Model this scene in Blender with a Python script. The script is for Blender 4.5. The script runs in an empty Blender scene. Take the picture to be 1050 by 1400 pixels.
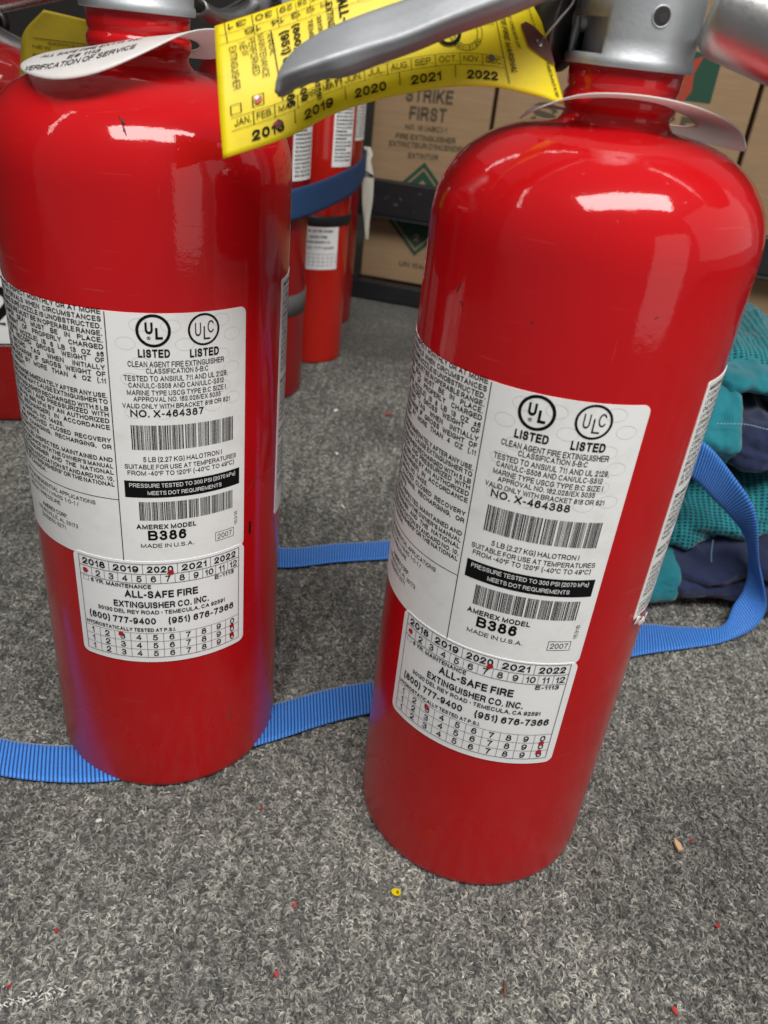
import bpy, bmesh, math, random
from math import sin, cos, pi, radians
from mathutils import Vector, Matrix, noise
C = bpy.context.scene
COL = C.collection
random.seed(7)

# ------------------------------------------------------------------ camera
cam = bpy.data.cameras.new('camera'); camo = bpy.data.objects.new('camera', cam); COL.objects.link(camo)
TILT, ROLL, FPX = radians(30.542), radians(6.4539), 1105.65
fw = Vector((0, cos(TILT), -sin(TILT))); rt0 = Vector((1, 0, 0)); up0 = rt0.cross(fw)
rt = rt0 * cos(ROLL) + up0 * sin(ROLL); up = up0 * cos(ROLL) - rt0 * sin(ROLL)
M4 = Matrix((rt, up, -fw)).transposed().to_4x4(); M4.translation = Vector((0, 0, .32476))
camo.matrix_world = M4
cam.sensor_fit = 'VERTICAL'; cam.sensor_height = 36; cam.lens = FPX / 1400 * 36
cam.clip_start = .01; cam.clip_end = 20
cam.dof.use_dof = True; cam.dof.focus_distance = .33; cam.dof.aperture_fstop = 16
C.camera = camo
C.render.resolution_x, C.render.resolution_y = 768, 1024
C.view_settings.view_transform = 'Standard'; C.view_settings.look = 'None'
C.view_settings.exposure = 0.0; C.view_settings.gamma = 1

# ------------------------------------------------------------------ light
w = bpy.data.worlds.new('World'); C.world = w; w.use_nodes = True
bg = w.node_tree.nodes['Background']; bg.inputs[0].default_value = (.93, .97, 1, 1); bg.inputs[1].default_value = .17
def area(name, loc, tgt, sx, sy, radiance, col=(1, .98, .95), rollaxis=None):
    l = bpy.data.lights.new(name, 'AREA'); l.shape = 'RECTANGLE'; l.size = sx; l.size_y = sy
    l.energy = radiance * pi * sx * sy; l.color = col
    o = bpy.data.objects.new(name, l); COL.objects.link(o)
    z = (Vector(loc) - Vector(tgt)).normalized()
    x = Vector(rollaxis) if rollaxis else Vector((0, 0, 1)).cross(z)
    x = (x - z * x.dot(z)).normalized(); y = z.cross(x)
    m = Matrix((x, y, z)).transposed().to_4x4(); m.translation = loc; o.matrix_world = m
    return o
T0 = (0, .28, .28)
area('open_hatch_light', (.22, -.32, 1.32), T0, 1.15, .40, 15.5)
area('doorway_light', (.78, -.50, .34), T0, .45, .75, .85)
area('right_side_light', (1.30, .25, .75), T0, 1.3, 1.0, .45)
area('left_gap_light', (-.62, .17, 1.15), T0, 1.15, .035, 9, rollaxis=(.70, .675, .6))
area('rear_gap_light', (-.35, .86, 1.15), T0, .95, .035, 6, rollaxis=(.82, .04, .37))

# ------------------------------------------------------------------ materials
MATS = {}
def mat(name, col=(.5, .5, .5), rough=.5, metal=0, coat=0, spec=.5):
    m = bpy.data.materials.new(name); m.use_nodes = True
    b = m.node_tree.nodes['Principled BSDF']
    b.inputs['Base Color'].default_value = (*col, 1); b.inputs['Roughness'].default_value = rough
    b.inputs['Metallic'].default_value = metal; b.inputs['Coat Weight'].default_value = coat
    b.inputs['Coat Roughness'].default_value = .03; b.inputs['Specular IOR Level'].default_value = spec
    MATS[name] = m
    return m
def nd(m, t, **kw):
    n = m.node_tree.nodes.new(t)
    for k, v in kw.items(): setattr(n, k, v)
    return n
def lk(m, a, b): m.node_tree.links.new(a, b)
def bsdf(m): return m.node_tree.nodes['Principled BSDF']
def pos(m, kind='object'):
    if kind == 'object': return nd(m, 'ShaderNodeTexCoord').outputs['Object']
    return nd(m, 'ShaderNodeNewGeometry').outputs['Position']
def noise_n(m, vec, scale, detail=4, rough=.5):
    n = nd(m, 'ShaderNodeTexNoise'); n.inputs['Scale'].default_value = scale; n.inputs['Detail'].default_value = detail
    n.inputs['Roughness'].default_value = rough; lk(m, vec, n.inputs['Vector']); return n
def ramp(m, fac, stops, interp='LINEAR'):
    r = nd(m, 'ShaderNodeValToRGB'); r.color_ramp.interpolation = interp
    e = r.color_ramp.elements
    while len(e) < len(stops): e.new(.5)
    for q, (p, c) in zip(e, stops):
        q.position = p; q.color = (*c, 1) if len(c) == 3 else c
    lk(m, fac, r.inputs[0]); return r
def bump(m, h, strength, dist, old=None):
    b = nd(m, 'ShaderNodeBump'); b.inputs['Strength'].default_value = strength; b.inputs['Distance'].default_value = dist
    lk(m, h, b.inputs['Height'])
    if old: lk(m, old, b.inputs['Normal'])
    return b.outputs[0]
def mapping(m, vec, scale=(1, 1, 1), rot=(0, 0, 0)):
    n = nd(m, 'ShaderNodeMapping'); n.inputs['Scale'].default_value = scale; n.inputs['Rotation'].default_value = rot
    lk(m, vec, n.inputs['Vector']); return n.outputs[0]

def red_paint(name, col, rough=.3, dust=.5):
    m = mat(name, col, rough, coat=.9, spec=.03); b = bsdf(m); p = pos(m)
    n1 = noise_n(m, p, 9, 5); n2 = noise_n(m, p, 420, 3, .6); n3 = noise_n(m, p, 38, 6, .65)
    # paint tone with tiny dark specks and chips
    r = ramp(m, n1.outputs[0], [(.3, tuple(c * .9 for c in col)), (.7, tuple(min(1, c * 1.08) for c in col))])
    v = nd(m, 'ShaderNodeTexVoronoi'); v.inputs['Scale'].default_value = 55; lk(m, p, v.inputs['Vector'])
    chip = ramp(m, v.outputs['Distance'], [(.022, (1, 1, 1)), (.03, (0, 0, 0))])
    mask = ramp(m, n3.outputs[0], [(.56, (0, 0, 0)), (.6, (1, 1, 1))])
    mm = nd(m, 'ShaderNodeMath', operation='MULTIPLY'); lk(m, chip.outputs[0], mm.inputs[0]); lk(m, mask.outputs[0], mm.inputs[1])
    mx = nd(m, 'ShaderNodeMixRGB'); lk(m, mm.outputs[0], mx.inputs[0]); lk(m, r.outputs[0], mx.inputs[1]); mx.inputs[2].default_value = (.06, .012, .01, 1)
    # dust film, heavier towards the foot of the cylinder (dirt that sits there)
    sp = nd(m, 'ShaderNodeSeparateXYZ'); lk(m, p, sp.inputs[0])
    mr = nd(m, 'ShaderNodeMapRange'); mr.inputs['From Min'].default_value = .13; mr.inputs['From Max'].default_value = 0
    mr.inputs['To Max'].default_value = dust; lk(m, sp.outputs['Z'], mr.inputs['Value'])
    st = noise_n(m, mapping(m, p, (260, 260, 60)), 1, 6, .75)
    str_ = ramp(m, st.outputs[0], [(.42, (0, 0, 0)), (.72, (1, 1, 1))])
    dm = nd(m, 'ShaderNodeMath', operation='MULTIPLY'); lk(m, mr.outputs[0], dm.inputs[0]); lk(m, str_.outputs[0], dm.inputs[1])
    ds = nd(m, 'ShaderNodeMath', operation='MULTIPLY'); lk(m, dm.outputs[0], ds.inputs[0]); ds.inputs[1].default_value = .18
    mx2 = nd(m, 'ShaderNodeMixRGB'); lk(m, ds.outputs[0], mx2.inputs[0]); lk(m, mx.outputs[0], mx2.inputs[1]); mx2.inputs[2].default_value = (.26, .12, .10, 1)
    sc = noise_n(m, mapping(m, p, (30, 30, 900), (.5, .3, 0)), 1, 2, .5)
    sc2 = noise_n(m, mapping(m, p, (700, 700, 22), (.12, -.1, 0)), 1, 2, .5)
    sr = ramp(m, sc.outputs[0], [(.71, (0, 0, 0)), (.74, (1, 1, 1))]); sr2 = ramp(m, sc2.outputs[0], [(.72, (0, 0, 0)), (.75, (1, 1, 1))])
    sm_ = nd(m, 'ShaderNodeMath', operation='MAXIMUM'); lk(m, sr.outputs[0], sm_.inputs[0]); lk(m, sr2.outputs[0], sm_.inputs[1])
    sk = nd(m, 'ShaderNodeMath', operation='MULTIPLY'); lk(m, sm_.outputs[0], sk.inputs[0]); sk.inputs[1].default_value = .07
    mx4 = nd(m, 'ShaderNodeMixRGB'); lk(m, sk.outputs[0], mx4.inputs[0]); lk(m, mx2.outputs[0], mx4.inputs[1]); mx4.inputs[2].default_value = (.62, .25, .22, 1)
    lk(m, mx4.outputs[0], b.inputs['Base Color'])
    # coat: smudges, scratches, slight orange peel
    cr = nd(m, 'ShaderNodeMapRange'); lk(m, n3.outputs[0], cr.inputs['Value']); cr.inputs['From Min'].default_value = .4; cr.inputs['From Max'].default_value = .75
    cr.inputs['To Min'].default_value = .02; cr.inputs['To Max'].default_value = .10
    ca = nd(m, 'ShaderNodeMath', operation='ADD'); lk(m, cr.outputs[0], ca.inputs[0])
    dd = nd(m, 'ShaderNodeMath', operation='MULTIPLY'); lk(m, mr.outputs[0], dd.inputs[0]); dd.inputs[1].default_value = .35; lk(m, dd.outputs[0], ca.inputs[1])
    lk(m, ca.outputs[0], b.inputs['Coat Roughness'])
    wv = noise_n(m, p, 34, 2)
    b1 = bump(m, n2.outputs[0], .10, .0004); b2 = bump(m, wv.outputs[0], .10, .0012, b1)
    b3 = bump(m, sm_.outputs[0], .2, .0003, b2)
    lk(m, b3, b.inputs['Coat Normal'])
    return m
red = red_paint('red_enamel', (.50, .005, .008), dust=.9)
redo = red_paint('orange_red_enamel', (.50, .015, .008), .35)
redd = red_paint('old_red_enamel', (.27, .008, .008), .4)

ink = mat('black_ink', (.006, .006, .007), .6, spec=.12)
greyink = mat('grey_ink', (.50, .50, .49), .6)
whiteink = mat('white_ink', (.78, .78, .77), .55)
punch = mat('punched_red', (.42, .010, .012), .3, coat=.4)
def paper(name, col, dirt=(.55, .52, .47), rough=.42, amt=.25, coat=.15):
    m = mat(name, col, rough, coat=coat); b = bsdf(m); p = pos(m)
    n = noise_n(m, p, 60, 8, .7); r = ramp(m, n.outputs[0], [(.50, (0, 0, 0)), (.78, (1, 1, 1))])
    mu = nd(m, 'ShaderNodeMath', operation='MULTIPLY'); lk(m, r.outputs[0], mu.inputs[0]); mu.inputs[1].default_value = amt
    mx = nd(m, 'ShaderNodeMixRGB'); lk(m, mu.outputs[0], mx.inputs[0]); mx.inputs[1].default_value = (*col, 1); mx.inputs[2].default_value = (*dirt, 1)
    lk(m, mx.outputs[0], b.inputs['Base Color'])
    n2 = noise_n(m, p, 150, 4); lk(m, bump(m, n2.outputs[0], .15, .0005), b.inputs['Normal'])
    b.inputs['Coat Roughness'].default_value = .2
    return m
labelm = paper('white_vinyl_label', (.86, .86, .845), amt=.38, coat=.06)
stickm = paper('white_sticker', (.89, .89, .89), amt=.12, coat=.06)
def thin(m, col, f):
    b = bsdf(m); out = m.node_tree.nodes['Material Output']; t = nd(m, 'ShaderNodeBsdfTranslucent'); t.inputs[0].default_value = (*col, 1)
    mx = nd(m, 'ShaderNodeMixShader'); mx.inputs[0].default_value = f; lk(m, b.outputs[0], mx.inputs[1]); lk(m, t.outputs[0], mx.inputs[2]); lk(m, mx.outputs[0], out.inputs['Surface']); return m
tagwhite = paper('white_plastic_tag', (.84, .83, .81), amt=.2)
tagyellow = paper('yellow_card', (.92, .74, .0), dirt=(.60, .42, .01), amt=.45, rough=.5)
tagolive = paper('yellow_card_shaded', (.33, .24, .008), dirt=(.22, .15, .02), amt=.5, rough=.55)  # same yellow card, darkened: the shade it hangs in is painted into the colour
thin(tagwhite, (.85, .84, .82), .35); thin(tagyellow, (.95, .75, .02), .2)
brownp = mat('brown_patch', (.10, .020, .014), .6)

def metal(name, col, rough, streak=.15, metalv=1.0):
    m = mat(name, col, rough, metal=metalv); b = bsdf(m); p = pos(m)
    n = noise_n(m, p, 120, 6, .7); r = nd(m, 'ShaderNodeMapRange'); lk(m, n.outputs[0], r.inputs['Value'])
    r.inputs['To Min'].default_value = rough - streak; r.inputs['To Max'].default_value = rough + streak
    lk(m, r.outputs[0], b.inputs['Roughness'])
    n2 = noise_n(m, p, 700, 4, .6); n4 = noise_n(m, p, 25, 5, .6)
    rr = ramp(m, n4.outputs[0], [(.3, tuple(c * .8 for c in col)), (.7, tuple(min(1, c * 1.1) for c in col))]); lk(m, rr.outputs[0], b.inputs['Base Color'])
    lk(m, bump(m, n2.outputs[0], .25, .0003), b.inputs['Normal'])
    return m
alu = metal('machined_aluminium', (.50, .525, .54), .56, metalv=.85)
steel = metal('satin_steel', (.58, .57, .56), .40)
lever_m = metal('dark_galvanised_lever', (.31, .32, .335), .52, metalv=.5)
darkm = metal('dark_steel', (.10, .095, .09), .4)
silver = metal('bright_silver', (.55, .55, .53), .28)
blackp = mat('black_plastic', (.012, .012, .013), .45)
rackm = metal('black_painted_steel', (.018, .018, .02), .42, metalv=.0)
greyband = mat('grey_tape', (.10, .10, .095), .6)
hole_m = mat('bore_shade', (.02, .02, .02), .5)
glassm = mat('gauge_glass', (.5, .5, .48), .1)

def cardboard(name, col):
    m = mat(name, col, .8, spec=.2); b = bsdf(m); p = pos(m)
    n = noise_n(m, mapping(m, p, (1, 1, 12)), 16, 6, .65)
    r = ramp(m, n.outputs[0], [(.3, tuple(c * .88 for c in col)), (.7, tuple(c * 1.08 for c in col))]); lk(m, r.outputs[0], b.inputs['Base Color'])
    n2 = noise_n(m, p, 300, 3); lk(m, bump(m, n2.outputs[0], .2, .0006), b.inputs['Normal'])
    return m
cardm = cardboard('brown_cardboard', (.37, .245, .14))
cardink = mat('faded_dark_print', (.085, .075, .042), .8)
greenink = mat('green_print', (.018, .075, .045), .8)
flameink = mat('red_orange_print', (.42, .055, .03), .8)
tapem = mat('brown_tape', (.10, .065, .03), .4)

# webbing
webm = mat('blue_webbing', (.055, .22, .64), .55, spec=.35); b = bsdf(webm); p = pos(webm)
n = noise_n(webm, p, 900, 3, .6); r = ramp(webm, n.outputs[0], [(.3, (.045, .24, .76)), (.7, (.07, .32, .92))])
ga = nd(webm, 'ShaderNodeAttribute', attribute_name='groove'); gr_ = ramp(webm, ga.outputs['Fac'], [(.3, (.14, .15, .22)), (.9, (1, 1, 1))])  # shade between the ribs painted in as a darker blue
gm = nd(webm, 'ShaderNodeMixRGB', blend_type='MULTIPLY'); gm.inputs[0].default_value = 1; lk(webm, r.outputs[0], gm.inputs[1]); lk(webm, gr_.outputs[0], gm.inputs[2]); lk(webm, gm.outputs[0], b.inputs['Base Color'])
lk(webm, bump(webm, noise_n(webm, p, 2600, 2).outputs[0], .2, .0002), b.inputs['Normal'])
b.inputs['Sheen Weight'].default_value = .25
web2 = mat('dark_blue_webbing', (.010, .045, .13), .7)
def cloth(name, col, scale, holes):
    m = mat(name, col, .75, spec=.25); b = bsdf(m); p = pos(m)
    n = noise_n(m, p, 30, 5, .6)
    tc = nd(m, 'ShaderNodeTexCoord').outputs['UV']
    v = nd(m, 'ShaderNodeTexVoronoi'); v.inputs['Scale'].default_value = scale; v.inputs['Randomness'].default_value = .08; lk(m, tc, v.inputs['Vector'])
    r = ramp(m, v.outputs['Distance'], [(.22, tuple(c * (.12 if holes else .6) for c in col)), (.42, col)])
    mx = nd(m, 'ShaderNodeMixRGB', blend_type='MULTIPLY'); mx.inputs[0].default_value = .6
    r2 = ramp(m, n.outputs[0], [(.3, (.55, .55, .55)), (.7, (1.3, 1.3, 1.3))])
    lk(m, r.outputs[0], mx.inputs[1]); lk(m, r2.outputs[0], mx.inputs[2]); lk(m, mx.outputs[0], b.inputs['Base Color'])
    lk(m, bump(m, v.outputs['Distance'], .5, .0006), b.inputs['Normal']); b.inputs['Sheen Weight'].default_value = .3
    return m
tealmesh = cloth('teal_mesh', (.010, .21, .245), 300, True)
tealm = cloth('teal_cloth', (.009, .21, .26), 900, False)
navym = cloth('navy_cloth', (.018, .028, .085), 1100, False)
threadm = mat('light_blue_thread', (.25, .45, .60), .7)
whitecloth = mat('off_white_tape', (.50, .47, .40), .6)

# carpet
carp = mat('grey_loop_carpet', (.1, .1, .1), .95, spec=.1); b = bsdf(carp); p = pos(carp, 'w')
n = noise_n(carp, p, 420, 8, .8)
r = ramp(carp, n.outputs[0], [(.34, (.05, .05, .05)), (.5, (.19, .19, .18)), (.64, (.46, .45, .42))])
n2 = noise_n(carp, p, 6, 5, .6); r2 = ramp(carp, n2.outputs[0], [(.32, (.66, .65, .64)), (.68, (1.15, 1.14, 1.10))])
mx = nd(carp, 'ShaderNodeMixRGB', blend_type='MULTIPLY'); mx.inputs[0].default_value = 1
lk(carp, r.outputs[0], mx.inputs[1]); lk(carp, r2.outputs[0], mx.inputs[2]); lk(carp, mx.outputs[0], b.inputs['Base Color'])
lk(carp, bump(carp, n.outputs[0], .9, .003), b.inputs['Normal'])
loopm = mat('carpet_yarn', (.2, .2, .2), .85, spec=.25); b = bsdf(loopm)
at = nd(loopm, 'ShaderNodeAttribute', attribute_type='INSTANCER', attribute_name='tone')
r = ramp(loopm, at.outputs['Fac'], [(0, (.14, .14, .142)), (.35, (.29, .29, .282)), (.7, (.48, .475, .445)), (.93, (.66, .645, .60)), (1, (.85, .83, .76))])
pw = pos(loopm, 'w'); n2 = noise_n(loopm, pw, 6, 5, .6); r2 = ramp(loopm, n2.outputs[0], [(.32, (.60, .59, .58)), (.68, (1.15, 1.14, 1.10))])
n5 = noise_n(loopm, pw, 900, 3, .7); r5 = ramp(loopm, n5.outputs[0], [(.36, (.6, .6, .6)), (.64, (1.3, 1.3, 1.29))])
mx = nd(loopm, 'ShaderNodeMixRGB', blend_type='MULTIPLY'); mx.inputs[0].default_value = 1
mx3 = nd(loopm, 'ShaderNodeMixRGB', blend_type='MULTIPLY'); mx3.inputs[0].default_value = 1
lk(loopm, r.outputs[0], mx.inputs[1]); lk(loopm, r2.outputs[0], mx.inputs[2]); lk(loopm, mx.outputs[0], mx3.inputs[1]); lk(loopm, r5.outputs[0], mx3.inputs[2])
n6 = noise_n(loopm, mapping(loopm, pw, (150, 14, 1), (0, 0, .12)), 1, 3, .6); r6 = ramp(loopm, n6.outputs[0], [(.3, (.72, .715, .70)), (.7, (1.22, 1.22, 1.22))])
mx5 = nd(loopm, 'ShaderNodeMixRGB', blend_type='MULTIPLY'); mx5.inputs[0].default_value = 1; lk(loopm, mx3.outputs[0], mx5.inputs[1]); lk(loopm, r6.outputs[0], mx5.inputs[2]); lk(loopm, mx5.outputs[0], b.inputs['Base Color'])
wallm = mat('dark_van_wall', (.05, .045, .04), .8)

# ------------------------------------------------------------------ helpers
class MB:
    def __init__(s): s.v = []; s.f = []; s.m = []; s.uv = None
    def add(s, v, f, mi=0):
        k = len(s.v); s.v += [tuple(q) for q in v]; s.f += [tuple(i + k for i in q) for q in f]; s.m += [mi] * len(f)
    def build(s, name, mats, parent=None, smooth=True, mw=None):
        me = bpy.data.meshes.new(name); me.from_pydata(s.v, [], s.f)
        if not isinstance(mats, (list, tuple)): mats = [mats]
        for q in mats: me.materials.append(q)
        if len(mats) > 1: me.polygons.foreach_set('material_index', s.m)
        me.polygons.foreach_set('use_smooth', [smooth] * len(s.f)); me.update()
        o = bpy.data.objects.new(name, me); COL.objects.link(o)
        if parent: o.parent = parent
        if mw: o.matrix_world = mw
        return o
    def grid(s, fn, nu, nv, mi=0, flip=False, closeu=False):
        v = [fn(i / nu, j / nv) for i in range(nu + (0 if closeu else 1)) for j in range(nv + 1)]
        n = nu if closeu else nu + 1; f = []
        for i in range(nu):
            for j in range(nv):
                a = i * (nv + 1) + j; bq = ((i + 1) % n) * (nv + 1) + j
                q = (a, bq, bq + 1, a + 1); f.append(q[::-1] if flip else q)
        s.add(v, f, mi)
    def tube(s, pts, r, k=8, cap=True, mi=0):
        pts = [Vector(q) for q in pts]; n = len(pts); rr = r if isinstance(r, (list, tuple)) else [r] * n
        rings = []; prev = None
        for i, q in enumerate(pts):
            t = (pts[min(i + 1, n - 1)] - pts[max(i - 1, 0)]).normalized()
            a = prev - t * prev.dot(t) if prev else (Vector((0, 0, 1)).cross(t) if abs(t.z) < .9 else Vector((1, 0, 0)).cross(t))
            a.normalize(); prev = a; bb = t.cross(a)
            rings += [q + (a * cos(2 * pi * j / k) + bb * sin(2 * pi * j / k)) * rr[i] for j in range(k)]
        f = []
        for i in range(n - 1):
            for j in range(k): f.append((i * k + j, i * k + (j + 1) % k, (i + 1) * k + (j + 1) % k, (i + 1) * k + j))
        if cap: f.append(tuple(range(k))[::-1]); f.append(tuple((n - 1) * k + j for j in range(k)))
        s.add(rings, f, mi)
    def box(s, c, d, M=None, mi=0):
        v = [Vector((c[0] + a * d[0] / 2, c[1] + e * d[1] / 2, c[2] + g * d[2] / 2)) for a in (-1, 1) for e in (-1, 1) for g in (-1, 1)]
        if M: v = [M @ q for q in v]
        s.add(v, [(0, 1, 3, 2), (4, 6, 7, 5), (0, 4, 5, 1), (2, 3, 7, 6), (0, 2, 6, 4), (1, 5, 7, 3)], mi)
def lathe(prof, seg=96, mi=0, mb=None, org=(0, 0, 0)):
    mb = mb or MB(); n = len(prof); v = []
    for i in range(seg):
        a = 2 * pi * i / seg
        for r_, z in prof: v.append((org[0] + r_ * cos(a), org[1] + r_ * sin(a), org[2] + z))
    f = [((i * n + j), ((i + 1) % seg) * n + j, ((i + 1) % seg) * n + j + 1, i * n + j + 1) for i in range(seg) for j in range(n - 1)]
    mb.add(v, f, mi); return mb
def tag(o, label=None, cat=None, group=None, kind=None):
    if label: o['label'] = label
    if cat: o['category'] = cat
    if group: o['group'] = group
    if kind: o['kind'] = kind
    return o
def empty(name, loc, rz=0):
    o = bpy.data.objects.new(name, None); COL.objects.link(o); o.location = loc; o.rotation_euler.z = rz; o.empty_display_size = .03
    return o
def catmull(K, s):
    n = len(K) - 1; x = min(max(s * n, 0), n - 1e-9); i = int(x); t = x - i
    K = [Vector(q) for q in K[max(i - 1, 0):i + 3]] if False else K
    p1 = Vector(K[i]); p2 = Vector(K[i + 1]); p0 = Vector(K[i - 1]) if i > 0 else 2 * p1 - p2; p3 = Vector(K[i + 2]) if i + 2 <= n else 2 * p2 - p1
    return .5 * ((2 * p1) + (p2 - p0) * t + (2 * p0 - 5 * p1 + 4 * p2 - p3) * t * t + (3 * p1 - p0 - 3 * p2 + p3) * t ** 3)
def crisp(o):
    md = o.modifiers.new('split', 'EDGE_SPLIT'); md.split_angle = radians(35); return o
def bevel(o, wd, seg=2):
    md = o.modifiers.new('bevel', 'BEVEL'); md.width = wd; md.segments = seg; md.limit_method = 'ANGLE'; return o

# print lettering: stroke letters drawn with one pen width (grotesque capitals), cap height 1
def _arc(cx, cy, rx, ry, a0, a1, n=None):
    n = n or max(4, int(abs(a1 - a0) / 18))
    o = []
    for i in range(n + 1):
        a = radians(a0 + (a1 - a0) * i / n); c_, s_ = cos(a), sin(a); e = 2.1; k = (abs(c_) ** e + abs(s_) ** e) ** (-1 / e); o.append((cx + rx * k * c_, cy + ry * k * s_))
    return o
_O = _arc(.5, .5, .5, .5, 90, 450)
_six = [_arc(.5, .31, .49, .31, 90, 450), [(.93, .80), (.84, .93), (.68, 1), (.5, 1), (.28, .95), (.10, .76), (.01, .5), (.01, .31)]]
_P = [(0, 0), (0, 1), (.6, 1)] + _arc(.6, .735, .39, .265, 90, -90) + [(0, .47)]
GL = {
 'A': (.95, [[(0, 0), (.5, 1), (1, 0)], [(.17, .33), (.83, .33)]]),
 'B': (.86, [[(0, 0), (0, 1), (.6, 1)] + _arc(.6, .765, .34, .235, 90, -90) + [(0, .53)], [(0, .53), (.64, .53)] + _arc(.64, .265, .36, .265, 90, -90) + [(0, 0)]]),
 'C': (.92, [_arc(.5, .5, .5, .5, 38, 322)]), 'D': (.90, [[(0, 0), (0, 1), (.45, 1)] + _arc(.45, .5, .55, .5, 90, -90) + [(0, 0)]]),
 'E': (.78, [[(1, 0), (0, 0), (0, 1), (.98, 1)], [(0, .52), (.92, .52)]]), 'F': (.72, [[(0, 0), (0, 1), (1, 1)], [(0, .5), (.9, .5)]]),
 'G': (.97, [_arc(.5, .5, .5, .5, 40, 325) + [(1, .2), (1, .46), (.56, .46)]]), 'H': (.88, [[(0, 0), (0, 1)], [(1, 0), (1, 1)], [(0, .52), (1, .52)]]),
 'I': (.16, [[(.5, 0), (.5, 1)]]), 'J': (.64, [[(1, 1), (1, .28)] + _arc(.5, .28, .5, .28, 0, -175)]), 'K': (.88, [[(0, 0), (0, 1)], [(.97, 1), (.02, .36)], [(.34, .6), (1, 0)]]),
 'L': (.68, [[(0, 1), (0, 0), (1, 0)]]), 'M': (1.06, [[(0, 0), (0, 1), (.5, .05), (1, 1), (1, 0)]]), 'N': (.90, [[(0, 0), (0, 1), (1, 0), (1, 1)]]),
 'O': (.98, [_O]), 'P': (.82, [_P]), 'Q': (.98, [_O, [(.6, .25), (1, -.05)]]), 'R': (.88, [_P, [(.5, .47), (.78, .44), (.88, .32), (.91, .12), (1, 0)]]),
 'S': (.84, [[(.91, .76), (.87, .89), (.74, .98), (.5, 1), (.26, .98), (.09, .88), (.05, .74), (.12, .62), (.3, .55), (.5, .51), (.72, .46), (.92, .38), (.98, .25), (.91, .1), (.74, .02), (.5, 0), (.24, .02), (.09, .12), (.05, .23)]]),
 'T': (.80, [[(0, 1), (1, 1)], [(.5, 1), (.5, 0)]]), 'U': (.88, [[(0, 1), (0, .33)] + _arc(.5, .33, .5, .33, 180, 360) + [(1, 1)]]),
 'V': (.86, [[(0, 1), (.5, 0), (1, 1)]]), 'W': (1.26, [[(0, 1), (.25, 0), (.5, .96), (.75, 0), (1, 1)]]), 'X': (.86, [[(0, 0), (1, 1)], [(0, 1), (1, 0)]]),
 'Y': (.86, [[(0, 1), (.5, .44), (1, 1)], [(.5, .44), (.5, 0)]]), 'Z': (.80, [[(0, 1), (1, 1), (0, 0), (1, 0)]]),
 '0': (.68, [_O]), '1': (.36, [[(0, .73), (.55, .80), (.95, 1), (.95, 0)]]),
 '2': (.68, [[(.02, .66)] + _arc(.5, .72, .47, .28, 172, -28) + [(.74, .46), (.36, .25), (.08, .06), (0, 0), (1, 0)]]),
 '3': (.68, [_arc(.48, .76, .44, .24, 165, -82) + [(.36, .53)], [(.36, .53)] + _arc(.48, .27, .51, .27, 80, -168)]),
 '4': (.70, [[(.76, 0), (.76, 1), (0, .29), (1, .29)]]), '5': (.68, [[(.92, 1), (.18, 1), (.08, .5)] + _arc(.49, .33, .50, .33, 132, -165)]),
 '6': (.68, _six), '7': (.66, [[(0, 1), (1, 1), (.62, .55), (.36, 0)]]), '8': (.70, [_arc(.5, .775, .38, .225, 90, 450), _arc(.5, .275, .5, .275, 90, 450)]),
 '9': (.68, [[(1 - x, 1 - y) for x, y in q] for q in _six]),
 '.': (.17, [[(.5, -.02), (.5, .03)]]), ',': (.17, [[(.5, .03), (.5, -.06), (.1, -.16)]]), ':': (.17, [[(.5, 0), (.5, .05)], [(.5, .6), (.5, .65)]]), '-': (.36, [[(0, .4), (1, .4)]]),
 '/': (.36, [[(0, -.02), (1, 1.02)]]), '(': (.28, [[(1, 1.12), (.3, .82), (0, .45), (.3, .08), (1, -.22)]]), ')': (.28, [[(0, 1.12), (.7, .82), (1, .45), (.7, .08), (0, -.22)]]),
 '#': (.75, [[(.2, 0), (.4, 1)], [(.6, 0), (.8, 1)], [(0, .33), (.92, .33)], [(.08, .67), (1, .67)]]), "'": (.14, [[(.5, 1), (.5, .72)]]), '\u2019': (.14, [[(.5, 1), (.3, .72)]]),
 '"': (.34, [[(.1, 1), (.1, .72)], [(.9, 1), (.9, .72)]]), '\u00b1': (.6, [[(0, .58), (1, .58)], [(.5, .28), (.5, .88)], [(0, .03), (1, .03)]]), '\u00b0': (.28, [_arc(.5, .84, .5, .16, 90, 450, 8)]),
 '\u2022': (.3, [[(.5, .35), (.5, .62)]]), '\u00ae': (.9, [_O, [(.35, .25), (.35, .75), (.6, .75), (.65, .6), (.6, .5), (.35, .5)], [(.5, .5), (.68, .25)]]),
 'k': (.6, [[(0, 0), (0, 1)], [(.9, .66), (.05, .25)], [(.35, .42), (1, 0)]]), 'a': (.62, [_arc(.45, .32, .45, .32, 90, 450), [(.95, .66), (.95, 0)]])}
_tc = {}
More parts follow.
